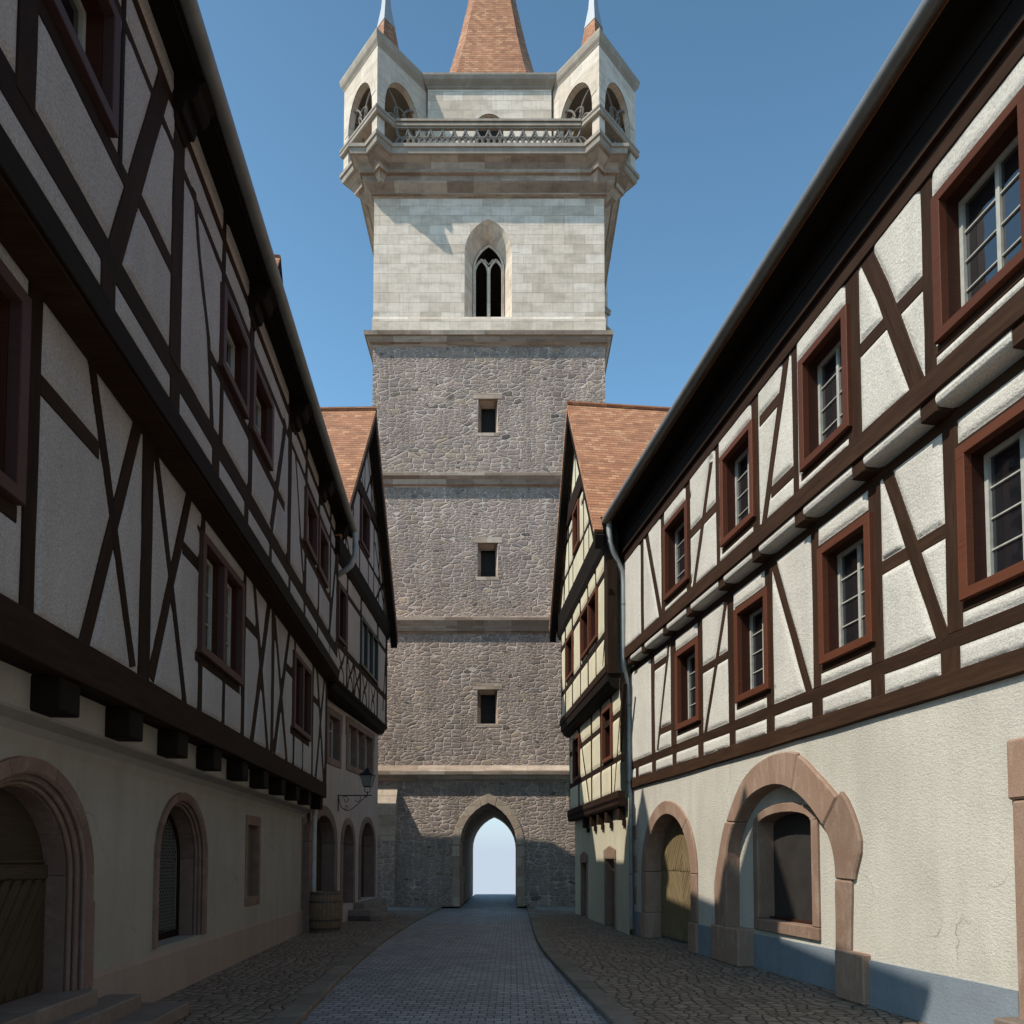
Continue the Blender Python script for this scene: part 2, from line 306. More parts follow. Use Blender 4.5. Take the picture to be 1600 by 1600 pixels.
M=dict(
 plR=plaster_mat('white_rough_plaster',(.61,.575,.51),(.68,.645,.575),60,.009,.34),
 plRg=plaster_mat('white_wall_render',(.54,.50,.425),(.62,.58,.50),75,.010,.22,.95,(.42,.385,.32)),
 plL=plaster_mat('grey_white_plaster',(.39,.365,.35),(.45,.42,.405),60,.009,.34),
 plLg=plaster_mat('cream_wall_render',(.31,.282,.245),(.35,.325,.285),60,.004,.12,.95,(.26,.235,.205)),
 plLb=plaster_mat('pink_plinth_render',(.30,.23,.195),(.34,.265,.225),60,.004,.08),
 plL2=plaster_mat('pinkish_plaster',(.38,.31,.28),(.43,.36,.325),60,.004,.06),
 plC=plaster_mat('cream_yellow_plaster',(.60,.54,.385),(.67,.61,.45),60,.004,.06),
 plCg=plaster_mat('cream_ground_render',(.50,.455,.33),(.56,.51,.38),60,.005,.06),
 plB=plaster_mat('blue_grey_plinth',(.19,.225,.255),(.245,.28,.31),60,.006,.15,.95,(.15,.16,.17)),
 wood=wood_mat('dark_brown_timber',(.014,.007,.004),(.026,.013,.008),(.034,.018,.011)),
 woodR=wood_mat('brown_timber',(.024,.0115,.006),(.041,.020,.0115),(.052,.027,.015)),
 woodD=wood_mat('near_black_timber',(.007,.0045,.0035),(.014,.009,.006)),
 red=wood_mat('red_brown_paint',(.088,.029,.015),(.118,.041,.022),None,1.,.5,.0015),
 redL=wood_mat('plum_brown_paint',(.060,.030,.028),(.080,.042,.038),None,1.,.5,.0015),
 redD=wood_mat('dark_red_reveal',(.032,.011,.007),(.048,.017,.011),None,1.,.6,.002),
 sash=flat_mat('white_sash_paint',(.40,.39,.345),.5,0,.2),
 green=flat_mat('dark_green_paint',(.022,.026,.022),.45,0,.2),
 door=wood_mat('oak_planks',(.12,.085,.045),(.19,.14,.075),(.23,.175,.10),1.,.65,.004),
 doorD=wood_mat('weathered_brown_planks',(.042,.030,.019),(.068,.050,.032),None,1.,.7,.004),
 shut=wood_mat('grey_olive_shutter',(.085,.078,.055),(.12,.11,.08),None,1.,.7,.003),
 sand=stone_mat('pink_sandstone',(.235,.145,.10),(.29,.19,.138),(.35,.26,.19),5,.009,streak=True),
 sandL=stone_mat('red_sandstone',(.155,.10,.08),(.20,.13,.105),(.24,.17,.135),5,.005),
 step=stone_mat('worn_step_stone',(.16,.12,.10),(.20,.16,.13),(.24,.19,.16),4,.004),
 kerb=stone_mat('kerb_stone',(.15,.125,.10),(.195,.16,.13),(.23,.19,.155),4,.004),
 rub=rubble_mat(),
 ash=ashlar_mat('white_ashlar',(.57,.475,.375),(.69,.585,.475),(.76,.66,.55),dirt=.20,mort=.004),
 ashS=ashlar_mat('string_course_stone',(.29,.215,.16),(.40,.31,.24),(.50,.41,.33),.95,9.,.3,.003),
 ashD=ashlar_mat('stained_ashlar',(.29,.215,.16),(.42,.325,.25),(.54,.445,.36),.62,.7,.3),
 ashT=ashlar_mat('turret_stone',(.57,.48,.385),(.63,.54,.445),(.68,.595,.50),1.3,.95,.22,.002),
 ashG=stone_mat('grey_cornice_stone',(.27,.225,.18),(.35,.30,.245),(.41,.36,.30),3,.004),
 ashB=ashlar_mat('gate_ashlar',(.33,.25,.18),(.42,.33,.25),(.50,.41,.32),.6,.35,.2),
 trac=stone_mat('tracery_stone',(.17,.15,.13),(.22,.195,.17),(.26,.235,.205),6,.003),
 tile=tile_mat(), lead=flat_mat('pale_zinc_sheet',(.30,.33,.36),.6,.1,.12), gut=flat_mat('zinc_gutter',(.20,.20,.19),.5,.35,.2,.001,5), pipe=flat_mat('zinc_pipe',(.33,.34,.325),.55,.25,.2,.001,5),
 iron=flat_mat('black_iron',(.03,.03,.03),.5,.6,.2), glass=glass_mat(), dark=flat_mat('dark_interior',(.02,.018,.016),.9),  # dark: shade of unlit interiors put into the colour
 cob=cobble_mat(), sett=sett_mat(), slab=sett_mat('pale_paving',.6,.45,((.20,.205,.19),(.235,.235,.215),(.26,.26,.24))), earth=flat_mat('earth',(.16,.14,.10),.95,0,.3,.02,.5),
 barrel=wood_mat('barrel_staves',(.12,.074,.045),(.17,.112,.07),(.195,.135,.085),1.5,.75,.003), lampg=flat_mat('frosted_lamp_glass',(.20,.20,.19),.3), hoop=flat_mat('rusty_hoop',(.07,.055,.045),.6,.3,.3),
)
# ---------------------------------------------------------------- building pieces
def dens(pts,step):
    out=[]
    for a,b in zip(pts[:-1],pts[1:]):
        L=math.hypot(b[0]-a[0],b[1]-a[1]); n=max(1,int(L/step))
        out+=[(a[0]+(b[0]-a[0])*i/n,a[1]+(b[1]-a[1])*i/n) for i in range(n)]
    return out+[pts[-1]]
def beam(P,path,w,d0,d1,name,mat,parent,jit=.005,step=.4,bev=.008):
    """timber along a path (s,z); w is the face width"""
    path=dens(path,step); mb=MB(); n=len(path); rows=[]; L=0; r0=random.random()*9
    ws=w if isinstance(w,(list,tuple)) else (w,w)
    for i,p in enumerate(path):
        a=path[max(0,i-1)]; b=path[min(n-1,i+1)]; tx,tz=b[0]-a[0],b[1]-a[1]; l=math.hypot(tx,tz); nx,nz=-tz/l,tx/l
        if i: L+=math.hypot(p[0]-path[i-1][0],p[1]-path[i-1][1])
        ww=ws[0]+(ws[1]-ws[0])*i/(n-1)
        j1,j2=(random.uniform(-jit,jit),random.uniform(-jit,jit)) if 0<i<n-1 else (0,0)
        h1,h2=ww/2+j1,ww/2+j2; dj=random.uniform(-.002,.002)
        # section: back-left, front-left(bevel), front-right(bevel), back-right
        sec=[(-h1,d0),(-h1,d1-bev+dj),(-h1+bev,d1+dj),(h2-bev,d1+dj),(h2,d1-bev+dj),(h2,d0)]
        rows.append([(P.P(p[0]+nx*q,p[1]+nz*q,d),(L+r0,q+d)) for q,d in sec])
    for i in range(n-1):
        for k in range(5):
            q=[rows[i][k],rows[i+1][k],rows[i+1][k+1],rows[i][k+1]]
            cen=sum((Vector(x[0]) for x in q),Vector())/4; mid=(Vector(rows[i][0][0])+Vector(rows[i][5][0])+Vector(rows[i+1][0][0])+Vector(rows[i+1][5][0]))/4
            mb.poly([x[0] for x in q],cen-mid,[x[1] for x in q])
    for i,sg in ((0,1),(n-1,-1)):
        pts=[x[0] for x in rows[i]]; o=Vector(rows[0][2][0])-Vector(rows[-1][2][0])
        mb.poly(pts,o*sg,[x[1] for x in rows[i]])
    return mb.build(name,mat,parent)
def vnoise(S,Z,sc,seed):
    g=np.random.default_rng(seed).random((64,64)); x=S*sc; y=Z*sc; xi=np.floor(x).astype(int); yi=np.floor(y).astype(int); fx=x-xi; fy=y-yi; fx=fx*fx*(3-2*fx); fy=fy*fy*(3-2*fy)
    G=lambda a,b: g[a%64,b%64]
    return (G(xi,yi)*(1-fx)+G(xi+1,yi)*fx)*(1-fy)+(G(xi,yi+1)*(1-fx)+G(xi+1,yi+1)*fx)*fy-.5
def plaster(P,s0,s1,z0,z1,beams,holes,name,mat,parent,step=.03,base=-.008,bulge=.025,fall=.055,dd=0.,clip=None,seed=1):
    ns=max(2,int((s1-s0)/step)+1); nz=max(2,int((z1-z0)/step)+1)
    S,Z=np.meshgrid(np.linspace(s0,s1,ns),np.linspace(z0,z1,nz),indexing='ij')
    D=np.full(S.shape,9.)
    for (a,b,w) in beams:
        ax,az=a; bx,bz=b; vx,vz=bx-ax,bz-az; L2=vx*vx+vz*vz+1e-9
        t=np.clip(((S-ax)*vx+(Z-az)*vz)/L2,0,1); dist=np.hypot(S-ax-t*vx,Z-az-t*vz)-w/2; D=np.minimum(D,dist)
    for (a,b,c,e) in holes:
        dx=np.maximum(np.maximum(a-S,S-b),0); dz=np.maximum(np.maximum(c-Z,Z-e),0); D=np.minimum(D,np.hypot(dx,dz))
    q=np.clip((D-.014)/fall,0,1); q=np.sqrt(np.clip(1-(1-q)**2,0,1))
    H=base+bulge*q+vnoise(S,Z,1.3,seed)*.012*q+vnoise(S,Z,4.5,seed+1)*.006*q+vnoise(S,Z,12,seed+2)*.0025*q+dd
    o=np.array(P.o); t=np.array(P.t); n=np.array(P.n)
    V=o[None,None,:]+S[...,None]*t+H[...,None]*n; V[...,2]+=Z
    mb=MB(); mb.v=[tuple(v) for v in V.reshape(-1,3)]
    cs=(S[:-1,:-1]+S[1:,1:])/2; cz=(Z[:-1,:-1]+Z[1:,1:])/2; keep=np.ones(cs.shape,bool)
    for (a,b,c,e) in holes: keep&=~((cs>a+.04)&(cs<b-.04)&(cz>c+.04)&(cz<e-.04))
    if clip: keep&=clip(cs,cz)
    I,J=np.nonzero(keep); flip=t[0]*n[1]-t[1]*n[0]  # orientation
    for i,j in zip(I.tolist(),J.tolist()):
        f=(i*nz+j,(i+1)*nz+j,(i+1)*nz+j+1,i*nz+j+1)
        mb.f.append(f if np.dot(np.cross(t,(0,0,1)),n)>0 else f[::-1])
    return mb.build(name,mat,parent,smooth=True)
def wall(P,outer,holes,reveal,name,mat,parent,d=0.,thick=None,mb=None):
    """flat wall with openings; reveal = depth of the opening sides"""
    own=mb is None; mb=mb or MB()
    loops=[[Vector((a,b,0)) for a,b in outer]]+[[Vector((a,b,0)) for a,b in h] for h in holes]
    flat=[p for l in loops for p in l]
    for t in tessellate_polygon(loops):
        p=[flat[i] for i in t]
        if (p[1]-p[0]).cross(p[2]-p[0]).length<1e-9: continue
        mb.poly([P.P(q.x,q.y,d) for q in p],P.n)
    for h in holes:
        c=(sum(a for a,b in h)/len(h),sum(b for a,b in h)/len(h))
        for i in range(len(h)):
            a,b=h[i],h[(i+1)%len(h)]
            q=[P.P(*a,d),P.P(*b,d),P.P(*b,d-reveal),P.P(*a,d-reveal)]; mid=P.P(c[0],c[1],d-reveal/2)
            cen=sum(q,Vector())/4; mb.poly(q,mid-cen)
    if own: return mb.build(name,mat,parent)
def arch(c,z0,w,zs,rise=None,kind='round',n=14):
    a=w/2; rise=rise or a; pts=[(c-a,z0),(c-a,zs)]
    if kind=='round':
        for i in range(1,n): t=math.pi*(1-i/n); pts.append((c+a*math.cos(t),zs+rise*math.sin(t)))
    else:
        R=(a*a+rise*rise)/(2*a); th=math.asin(min(1,rise/R)); h=n//2
        for i in range(1,h+1): t=math.pi-th*i/h; pts.append((c-a+R+R*math.cos(t),zs+R*math.sin(t)))
        for i in range(1,h): t=th*(1-i/h); pts.append((c+a-R+R*math.cos(t),zs+R*math.sin(t)))
    pts+=[(c+a,zs),(c+a,z0)]; return pts
def plate(P,pts,d0,d1,mb,uvd=None):
    if uvd: uvd=P.t*uvd[0]+Vector((0,0,uvd[1])); mb.ro=random.random()*7
    mb.prism([P.P(a,b,d0) for a,b in pts],P.n*(d1-d0),uvd=uvd)
def cat(pts,n=3):
    out=[]
    for i in range(len(pts)-1):
        p0=pts[max(0,i-1)];p1=pts[i];p2=pts[i+1];p3=pts[min(len(pts)-1,i+2)]
        for k in range(n):
            t=k/n; out.append(tuple(.5*(2*b+(c-a)*t+(2*a-5*b+4*c-d)*t*t+(3*b-a-3*c+d)*t**3) for a,b,c,d in zip(p0,p1,p2,p3)))
    return out+[pts[-1]]
def midc(a,b,f=.5): return [(p[0]*(1-f)+q[0]*f,p[1]*(1-f)+q[1]*f) for p,q in zip(a,b)]
def clipz(path,lo,hi):
    out=[]
    for (x0,z0),(x1,z1) in zip(path[:-1],path[1:]):
        if (z0<lo and z1<lo) or (z0>hi and z1>hi): continue
        q=[]
        for x,z,xx,zz in ((x0,z0,x1,z1),(x1,z1,x0,z0)):
            if z<lo: t=(lo-z)/(zz-z); x,z=x+(xx-x)*t,lo
            elif z>hi: t=(hi-z)/(zz-z); x,z=x+(xx-x)*t,hi
            q.append((x,z))
        if not out: out.append(q[0])
        out.append(q[1])
    return out
def ring(P,inn,out,d0,d1,mb,per=None,gap=.004,jit=0,push=None):
    """stones between two contours with matching points; per = number of contour steps per stone"""
    n=len(inn); i=0; per=per or [1]*(n-1)
    for q_,k in enumerate(per):
        a=inn[i:i+k+1]; b=out[i:i+k+1]
        if push: m_=len(b)-1; b=[(y[0]+(y[0]-x[0])*push[q_]*(.55+.45*math.sin(math.pi*e/max(1,m_))),y[1]+(y[1]-x[1])*push[q_]*(.55+.45*math.sin(math.pi*e/max(1,m_)))) for e,(x,y) in enumerate(zip(a,b))]
        if len(a)<2: break
        j=random.uniform(-jit,jit); P2=[list(x) for x in a]+[list(x) for x in b[::-1]]
        cx=sum(p[0] for p in P2)/len(P2); cz=sum(p[1] for p in P2)/len(P2)
        # shrink a little for the joint
        for e0,e1 in ((0,len(P2)-1),(len(a)-1,len(a))):
            for e in (e0,e1):
                L=math.hypot(cx-P2[e][0],cz-P2[e][1]); P2[e][0]+=(cx-P2[e][0])/L*gap; P2[e][1]+=(cz-P2[e][1])/L*gap
        plate(P,P2,d0,d1+j,mb); i+=k
        if i>=n-1: break
def window(P,h,s0,s1,z0,z1,casing,reveal,lights=1,cols=2,rows=4,cw=.10,dp=.06,depth=.17,dd=0.,label=None,sashm=None,name='window'):
    """casing mesh with sash and glass as children"""
    mb=MB(); d0=dd-.03; d1=dd+dp
    def bar(a,b,c,e,da,db,m=None): (m or mb).pbox(P,a,b,c,e,da,db)
    plate(P,[(s0,z0),(s0+cw,z0+cw),(s0+cw,z1-cw),(s0,z1)],d0,d1,mb); plate(P,[(s1,z0),(s1-cw,z0+cw),(s1-cw,z1-cw),(s1,z1)],d0,d1,mb)
    plate(P,[(s0,z0),(s1,z0),(s1-cw,z0+cw),(s0+cw,z0+cw)],d0,d1,mb); plate(P,[(s0,z1),(s1,z1),(s1-cw,z1-cw),(s0+cw,z1-cw)],d0,d1,mb)
    W=(s1-s0-2*cw-(lights-1)*cw)/lights
    for i in range(1,lights):
        a=s0+cw+i*W+(i-1)*cw; bar(a,a+cw,z0+cw,z1-cw,d0,d1-.004)
    w=mb.build(name,casing,h,bevel=.006)
    if label: w['label']=label
    rv=MB(); sm=MB(); gl=MB(); e=dd-depth
    for i in range(lights):
        a=s0+cw+i*(W+cw); b=a+W; c,t=z0+cw,z1-cw
        bar(a-.02,a,c,t,e-.04,d0,rv); bar(b,b+.02,c,t,e-.04,d0,rv); bar(a-.02,b+.02,c-.02,c,e-.04,d0,rv); bar(a-.02,b+.02,t,t+.02,e-.04,d0,rv)
        f=.045
        bar(a,a+f,c,t,e-.03,e+.02,sm); bar(b-f,b,c,t,e-.03,e+.02,sm); bar(a+f,b-f,c,c+f,e-.03,e+.02,sm); bar(a+f,b-f,t-f,t,e-.03,e+.02,sm)
        for k in range(1,cols):
            x=a+f+(b-a-2*f)*k/cols; bar(x-.02,x+.02,c+f,t-f,e-.028,e+.016,sm)
        for k in range(1,rows):
            z=c+f+(t-c-2*f)*k/rows; bar(a+f,b-f,z-.009,z+.009,e-.025,e+.006,sm)
        bar(a+f,b-f,c+f,t-f,e-.022,e-.014,gl)
    rv.build('reveal',reveal,w); sm.build('sash',sashm or M['sash'],w,bevel=.003); gl.build('glass',M['glass'],w)
    return w
class Facade:
    def __init__(s,P,house,wood,seed=1): s.P=P; s.h=house; s.w=wood; s.b=[]; s.holes=[]; s.seed=seed
    def add(s,path,w,name,d0=-.09,d1=.006,rec=True,**k):
        ww=w if isinstance(w,(int,float)) else max(w)
        if rec:
            for a,b in zip(path[:-1],path[1:]): s.b.append((a,b,ww))
        return beam(s.P,path,w,d0,d1,name,s.w,s.h,**k)
    def post(s,xl,xr,y,z0,z1,name='post'):
        a,b=s.P.S(xl,y),s.P.S(xr,y); return s.add([((a+b)/2,z0),((a+b)/2,z1)],abs(b-a),name)
    def brace(s,p,q,wpx,extra=None,name='brace',clampz=None):
        a=s.P.at(*p); b=s.P.at(*q); mid=((p[0]+q[0])/2,(p[1]+q[1])/2)
        hw=abs(s.P.S(mid[0]+wpx/2,mid[1])-s.P.S(mid[0]-wpx/2,mid[1])); L=math.hypot(b[0]-a[0],b[1]-a[1]); w=hw*abs(b[1]-a[1])/L
        path=[a]+[s.P.at(*e) for e in (extra or [])]+[b]
        if clampz:
            path=clipz(path,*clampz)
        return s.add(path,w,name,d1=.003)
    def rail(s,s0,s1,zc,h,name='rail'): return s.add([(s0,zc),(s1,zc)],h,name,d1=.001)
    def win(s,s0,s1,z0,z1,*a,**k):
        s.holes.append((s0+.02,s1-.02,z0+.02,z1-.02)); return window(s.P,s.h,s0,s1,z0,z1,*a,**k)
    def fill(s,s0,s1,z0,z1,mat,**k):
        return plaster(s.P,s0,s1,z0,z1,s.b,s.holes,'plaster_infill',mat,s.h,seed=s.seed,**k)
def roof_slab(mb,a,b,c,d,th):
    """quad a b (eave) c d (ridge)"""
    a,b,c,d=map(Vector,(a,b,c,d)); n=(b-a).cross(d-a).normalized()
    if n.z<0: n=-n
    mb.hexa([a-n*th,b-n*th,c-n*th,d-n*th,a,b,c,d])
# ================================================================ RIGHT NEAR HOUSE
def right_near():
    h=thing('timber_framed_house',(5.3,8,0),'long half-timbered house with white plaster and red-brown window frames on the sunny right side','house')
    G=RP(5.295); A=RP(5.27); B=RP(5.10)
    sE=15.75; sN=-6.   # far and near ends
    # ---- ground floor
    zt=3.16
    # small arch door
    dl,dr=G.S(1004,1363),G.S(1091,1363); dc=(dl+dr)/2; ow=abs(dl-dr); iw=ow-2*.27; zs=1.36
    oin=arch(dc,-.1,iw,zs,1.12,n=20); oout=arch(dc,-.1,ow,zs,1.38,n=20)
    # big arch contours traced off the stones
    inn_px=[(1140,1461),(1140,1410),(1140,1355),(1142,1320),(1152,1285),(1172,1250),(1196,1232),(1220,1227),(1242,1235),(1262,1252),(1280,1275),(1295,1300),(1305,1330),(1309,1362),(1309,1400),(1310,1450),(1310,1497)]
    out_px=[(1123,1457),(1122,1410),(1122,1376),(1129,1328),(1138,1284),(1160,1225),(1184,1194),(1216,1176),(1251,1175),(1281,1200),(1299,1220),(1322,1256),(1340,1317),(1336,1364),(1336,1400),(1335,1450),(1334,1499)]
    inn=cat([G.at(*p) for p in inn_px]); out=cat([G.at(*p) for p in out_px])
    mid=midc(inn,out,.45); hole=[(mid[0][0],-.1)]+mid+[(mid[-1][0],-.1)]
    # third doorway just inside the frame on the right
    eL=G.S(1590,1300); eo=[(eL-.30,-.1),(eL-.30,2.39),(eL-1.54,2.39),(eL-1.54,-.1)]
    doorhole=midc(oin,oout,.4)
    wall(G,[(sN,-.1),(sE,-.1),(sE,zt),(sN,zt)],[doorhole,hole,eo],.34,'ground_wall',M['plRg'],h)
    mb=MB(); mb.pbox(G,sN,sE,0,zt,-6.5,-6.3); mb.pbox(G,sE-.06,sE,0,9.,-6.3,-.36); mb.pbox(G,sN,sN+.06,0,9.,-6.3,-.36); mb.build('rear_wall',M['plRg'],h)
    # plinth (blue-grey band) between the stone bases
    zp=.50
    for a,b in ((sE-.16,G.S(1003,1450)),(G.S(1091,1450),G.S(1112,1470)),(G.S(1350,1520),eL+.02),(eL-1.85,sN)):
        mb=MB(); mb.pbox(G,min(a,b),max(a,b),0,zp,-.02,.025); mb.build('plinth',M['plB'],h)
    # quoins at the far corner
    mb=MB(); z=0.
    for i in range(7):
        hh=random.uniform(.3,.42); w=.24 if i%2 else .36; mb.pbox(G,sE-w,sE+.02,z+.004,z+hh-.004,-.3,.03); z+=hh
    mb.build('quoin',M['sand'],h,bevel=.01)
    # stone arch round the door
    mb=MB(); ring(G,oin[1:-1],oout[1:-1],-.33,.035,mb,[5,5,5,5],.003,.004,[.03,-.02,.04,.0])
    for sg in (0,-1):
        a,b=oin[sg][0],oout[sg][0]; mb.pbox(G,min(a,b),max(a,b),.52,zs-.004,-.33,.035)
    mb.build('door_arch',M['sand'],h,bevel=.012)
    for sg in (0,-1):
        a,b=oin[sg][0],oout[sg][0]; mb=MB(); mb.pbox(G,min(a,b)-.03,max(a,b)+.03,0,.515,-.3,.075); mb.build('arch_base',M['sand'],h,bevel=.015)
    # chevron plank door leaf
    def leaf(P,c,w,zs,rise,d,name,mat,z0=.05,mid=None):
        a=w/2+.03; mid=mid or zs+.02; mb=MB(); pw=.085
        shape=arch(c,z0,w+.06,zs,rise+.03,n=20)
        # boards: diagonal strips clipped to the leaf by sampling
        back=MB(); plate(P,shape,d-.05,d-.016,back); lf=back.build(name,mat,h)
        def top(x): 
            q=1-((x-c)/a)**2; return zs+(rise+.03)*math.sqrt(max(0,q))
        n=40; m2=MB()
        for half in (-1,1):
            for zone in (0,1):
                zlo,zhi=(z0,mid) if zone==0 else (mid+.01,zs+rise+.1)
                k=-30
                while k<40:
                    # strip: z = +-(x)+k*pw*1.6
                    sl=1.75 if zone==0 else -1.75
                    pts=[]
                    xs=[i/24*(a-.004)+.002 for i in range(25)]
                    lo=[]; hi=[]
                    for x in xs:
                        zz=sl*x+k*pw*2.0+mid; l=max(zz,zlo); u=min(zz+pw*2.0-.022,min(zhi,top(c+half*x)))
                        if u-l>.004: lo.append((c+half*x,l)); hi.append((c+half*x,u))
                    if len(lo)>1: 
                        plate(P,lo+hi[::-1],d-.017,d+random.uniform(.0,.005),m2,uvd=(half,sl))
                    k+=1
        m2.build('plank',mat,lf)
        return lf
    leaf(G,dc,iw,zs,1.12,-.30,'door',M['door'],.06,zs+.02)
    # ---- the wide walled-up arch with a window in it
    mb=MB(); ring(G,inn,out,-.19,.055,mb,[12,12,8,8,8],.003,.006,[.06,-.03,-.12,.24,-.06]); 
    # inner order of the jamb
    mb.build('arch_surround',M['sand'],h,bevel=.02)
    for xa,xb,y in ((1111,1154,1480),(1305,1350,1530)):
        a,b=G.S(xa,y,.09),G.S(xb,y,.09); mb=MB(); mb.pbox(G,min(a,b),max(a,b),0,.565,-.305,.10); mb.build('arch_base',M['sand'],h,bevel=.018)
    # niche back wall, with opening
    RPn=G; dN=-.17
    q=lambda x,y: G.at(x,y,dN)
    fo=[q(1182,1452),q(1179,1290)]; fr=[q(1284,1470),q(1280,1278)]
    sl,sr=(fo[0][0]+fo[1][0])/2,(fr[0][0]+fr[1][0])/2; zb=(fo[0][1]+fr[0][1])/2; zt2=(fo[1][1]+fr[1][1])/2; za=q(1237,1253)[1]
    c=(sl+sr)/2; w=abs(sl-sr)
    of=arch(c,zb,w,zt2,za-zt2,n=10); inf=arch(c,zb+.17,w-.28,zt2-.03,(za-zt2)-.10,n=10)
    big=[(inn[0][0]-.02 if False else inn[0][0]+.02,0.)]+[(x,z) for x,z in inn]+[(inn[-1][0]-.02,0.)]
    wall(G,hole,[midc(inf,of,.5)],.20,'niche_wall',M['plRg'],h,d=dN)
    mb=MB(); a,b=inn[0][0],inn[-1][0]; mb.pbox(G,min(a,b)+.002,max(a,b)-.002,0,zp,dN-.01,dN+.02); mb.build('niche_plinth',M['plB'],h)
    mb=MB(); ring(G,inf[1:-1],of[1:-1],dN-.24,dN+.04,mb,[5,5],.003)
    for sg in (0,-1):
        a,b=inf[sg][0],of[sg][0]; mb.pbox(G,min(a,b),max(a,b),zb+.17,zt2-.008,dN-.24,dN+.04)
    mb.pbox(G,min(sl,sr),max(sl,sr),zb,zb+.166,dN-.24,dN+.045)
    nw=mb.build('window_surround',M['sand'],h,bevel=.01)
    mb=MB(); plate(G,arch(c,zb+.17,w-.26,zt2-.03,(za-zt2)-.09,n=10),dN-.24,dN-.22,mb); mb.build('glass',flat_mat('dark_pane',(.035,.03,.027),.5,0,.3,.001,3),nw)
    mb=MB(); mb.pbox(G,c-w/2+.145,c+w/2-.145,zb+.172,zb+.20,dN-.215,dN-.14); mb.build('sill',M['redD'],nw)
    # near doorway
    mb=MB(); mb.pbox(G,eL-.34,eL,.0,2.1,-.34,.06); mb.pbox(G,eL-.36,eL+.03,2.11,2.62,-.34,.07); mb.pbox(G,eL-1.84,eL-1.5,0,2.1,-.34,.06); mb.pbox(G,eL-1.5,eL-.365,2.36,2.62,-.34,.065); mb.pbox(G,eL-1.87,eL-1.505,2.11,2.62,-.34,.07); mb.build('door_frame',M['sand'],h,bevel=.02)
    mb=MB()
    for i in range(8): mb.pbox(G,eL-1.5+i*.145+.003,eL-1.5+(i+1)*.145-.003,.05,2.35,-.3,-.26)
    mb.build('door',M['door'],h)
    # ---- first upper storey
    f=Facade(A,h,M['woodR'],11); s0=5.2-.0; sE1=A.S(989,1232); sN1=-6.
    a0=sN1
    f.add([(a0,3.265),(sE1+.15,3.265)],.20,'sill_beam',d1=.035,step=.8,jit=.008)
    f.rail(a0,sE1+.15,3.67,.165,'rail'); f.add([(a0,5.77),(sE1+.1,5.77)],.12,'top_plate',d1=.0)
    for xl,xr,y in ((1470,1500,1040),(1361,1382,1080),(1269,1285,1110),(1198,1210,1130),(1140,1149,1150),(1091,1099,1165),(1051,1057,1180),(1019,1025,1190),(993.5,998,1200)):
        f.post(xl,xr,y,3.36,3.60,'stud')
    for xl,xr,y in ((1478,1502,900),(1359,1378,900),(1269,1280,930),(1196,1207,950),(1137,1146,980),(1091,1098,1060),(1048,1056,1060),(1017.5,1023,1080)):
        f.post(xl,xr,y,3.74,5.72)
    wins=[]
    for x0,x1,yy in ((1054,1090,1060),(1146,1198,980),(1277,1360,930)):
        a,b=A.S(x0,yy,.06),A.S(x1,yy,.06); wins.append((min(a,b),max(a,b)))
    aa=A.S(1494,800,.06); wins.append((aa-.98,aa))
    for s_ in (4.0,1.9,-.2,-2.3,-4.4): wins.append((s_-.49,s_+.49))
    for a,b in wins:
        f.win(a,b,3.98,5.42,M['red'],M['redD']); f.rail(a-.05,b+.05,3.94,.10,'window_sill'); f.add([(a-.05,5.455),(b+.05,5.455)],.07,'head_rail',d1=.004)
    # posts and a brace bay on the stretch beside / behind the camera
    for a,b in wins[4:]:
        f.add([(a-.09,3.74),(a-.09,5.72)],.16,'post'); f.add([(b+.09,3.74),(b+.09,5.72)],.16,'post')
    f.brace((1384,735),(1477,1008),19,clampz=(3.7,5.75)); f.brace((1206,872),(1264,1080),9.5,clampz=(3.7,5.75)); f.brace((1135,934),(1102,1146),4.8,clampz=(3.7,5.75)); f.brace((1045.5,1000),(1027.5,1172),3.4,clampz=(3.7,5.75))
    f.rail(A.S(1478,830),A.S(1378,886),4.745,.15); f.rail(A.S(1139,1030),A.S(1097,1046),4.83,.13); f.rail(A.S(1043,1031),A.S(1022,1042),5.47,.14); f.rail(A.S(1051,1136),A.S(1032,1143),4.12,.13)
    f.fill(5.5,A.S(986,1100),3.2,5.8,M['plR'],step=.022); f.fill(a0,5.5,3.2,5.8,M['plR'],step=.06)
    # ---- joists carrying the second storey
    mb=MB(); pr=[]
    for px,py in ((1452,650),(1342,735),(1250,810),(1182,872),(1128,915),(1077,955),(1040,985),(1006,1013),(984,1035)):
        pr.append(B.S(px,py))
    sp=(pr[0]-pr[1]); x=pr[0]
    while x>sN1+1: x-=1.02; pr.append(x)
    for s_ in pr:
        mb=MB(); mb.pbox(B,s_-.105,s_+.105,5.81,5.975,-.32,.012); mb.build('joist_end',M['woodR'],h,bevel=.01)
    f2=Facade(B,h,M['woodR'],23); sE2=B.S(975,1000)
    f2.add([(a0,6.10),(sE2,6.10)],.245,'sill_beam',d1=.045,step=.8,jit=.008)
    # rounded plaster between the joists
    for i,(p,qq) in enumerate(zip(sorted(pr)[:-1],sorted(pr)[1:])):
        mb=MB(); prof=[(-.30,5.90),(-.16,5.855),(-.02,5.855),(.015,5.88),(.025,5.92),(.01,5.98),(-.30,5.98)]
        mb.prism([B.P(p+.10,z,d) for d,z in prof],B.t*(qq-p-.20)); mb.build('joist_infill',M['plR'],h,bevel=.006)
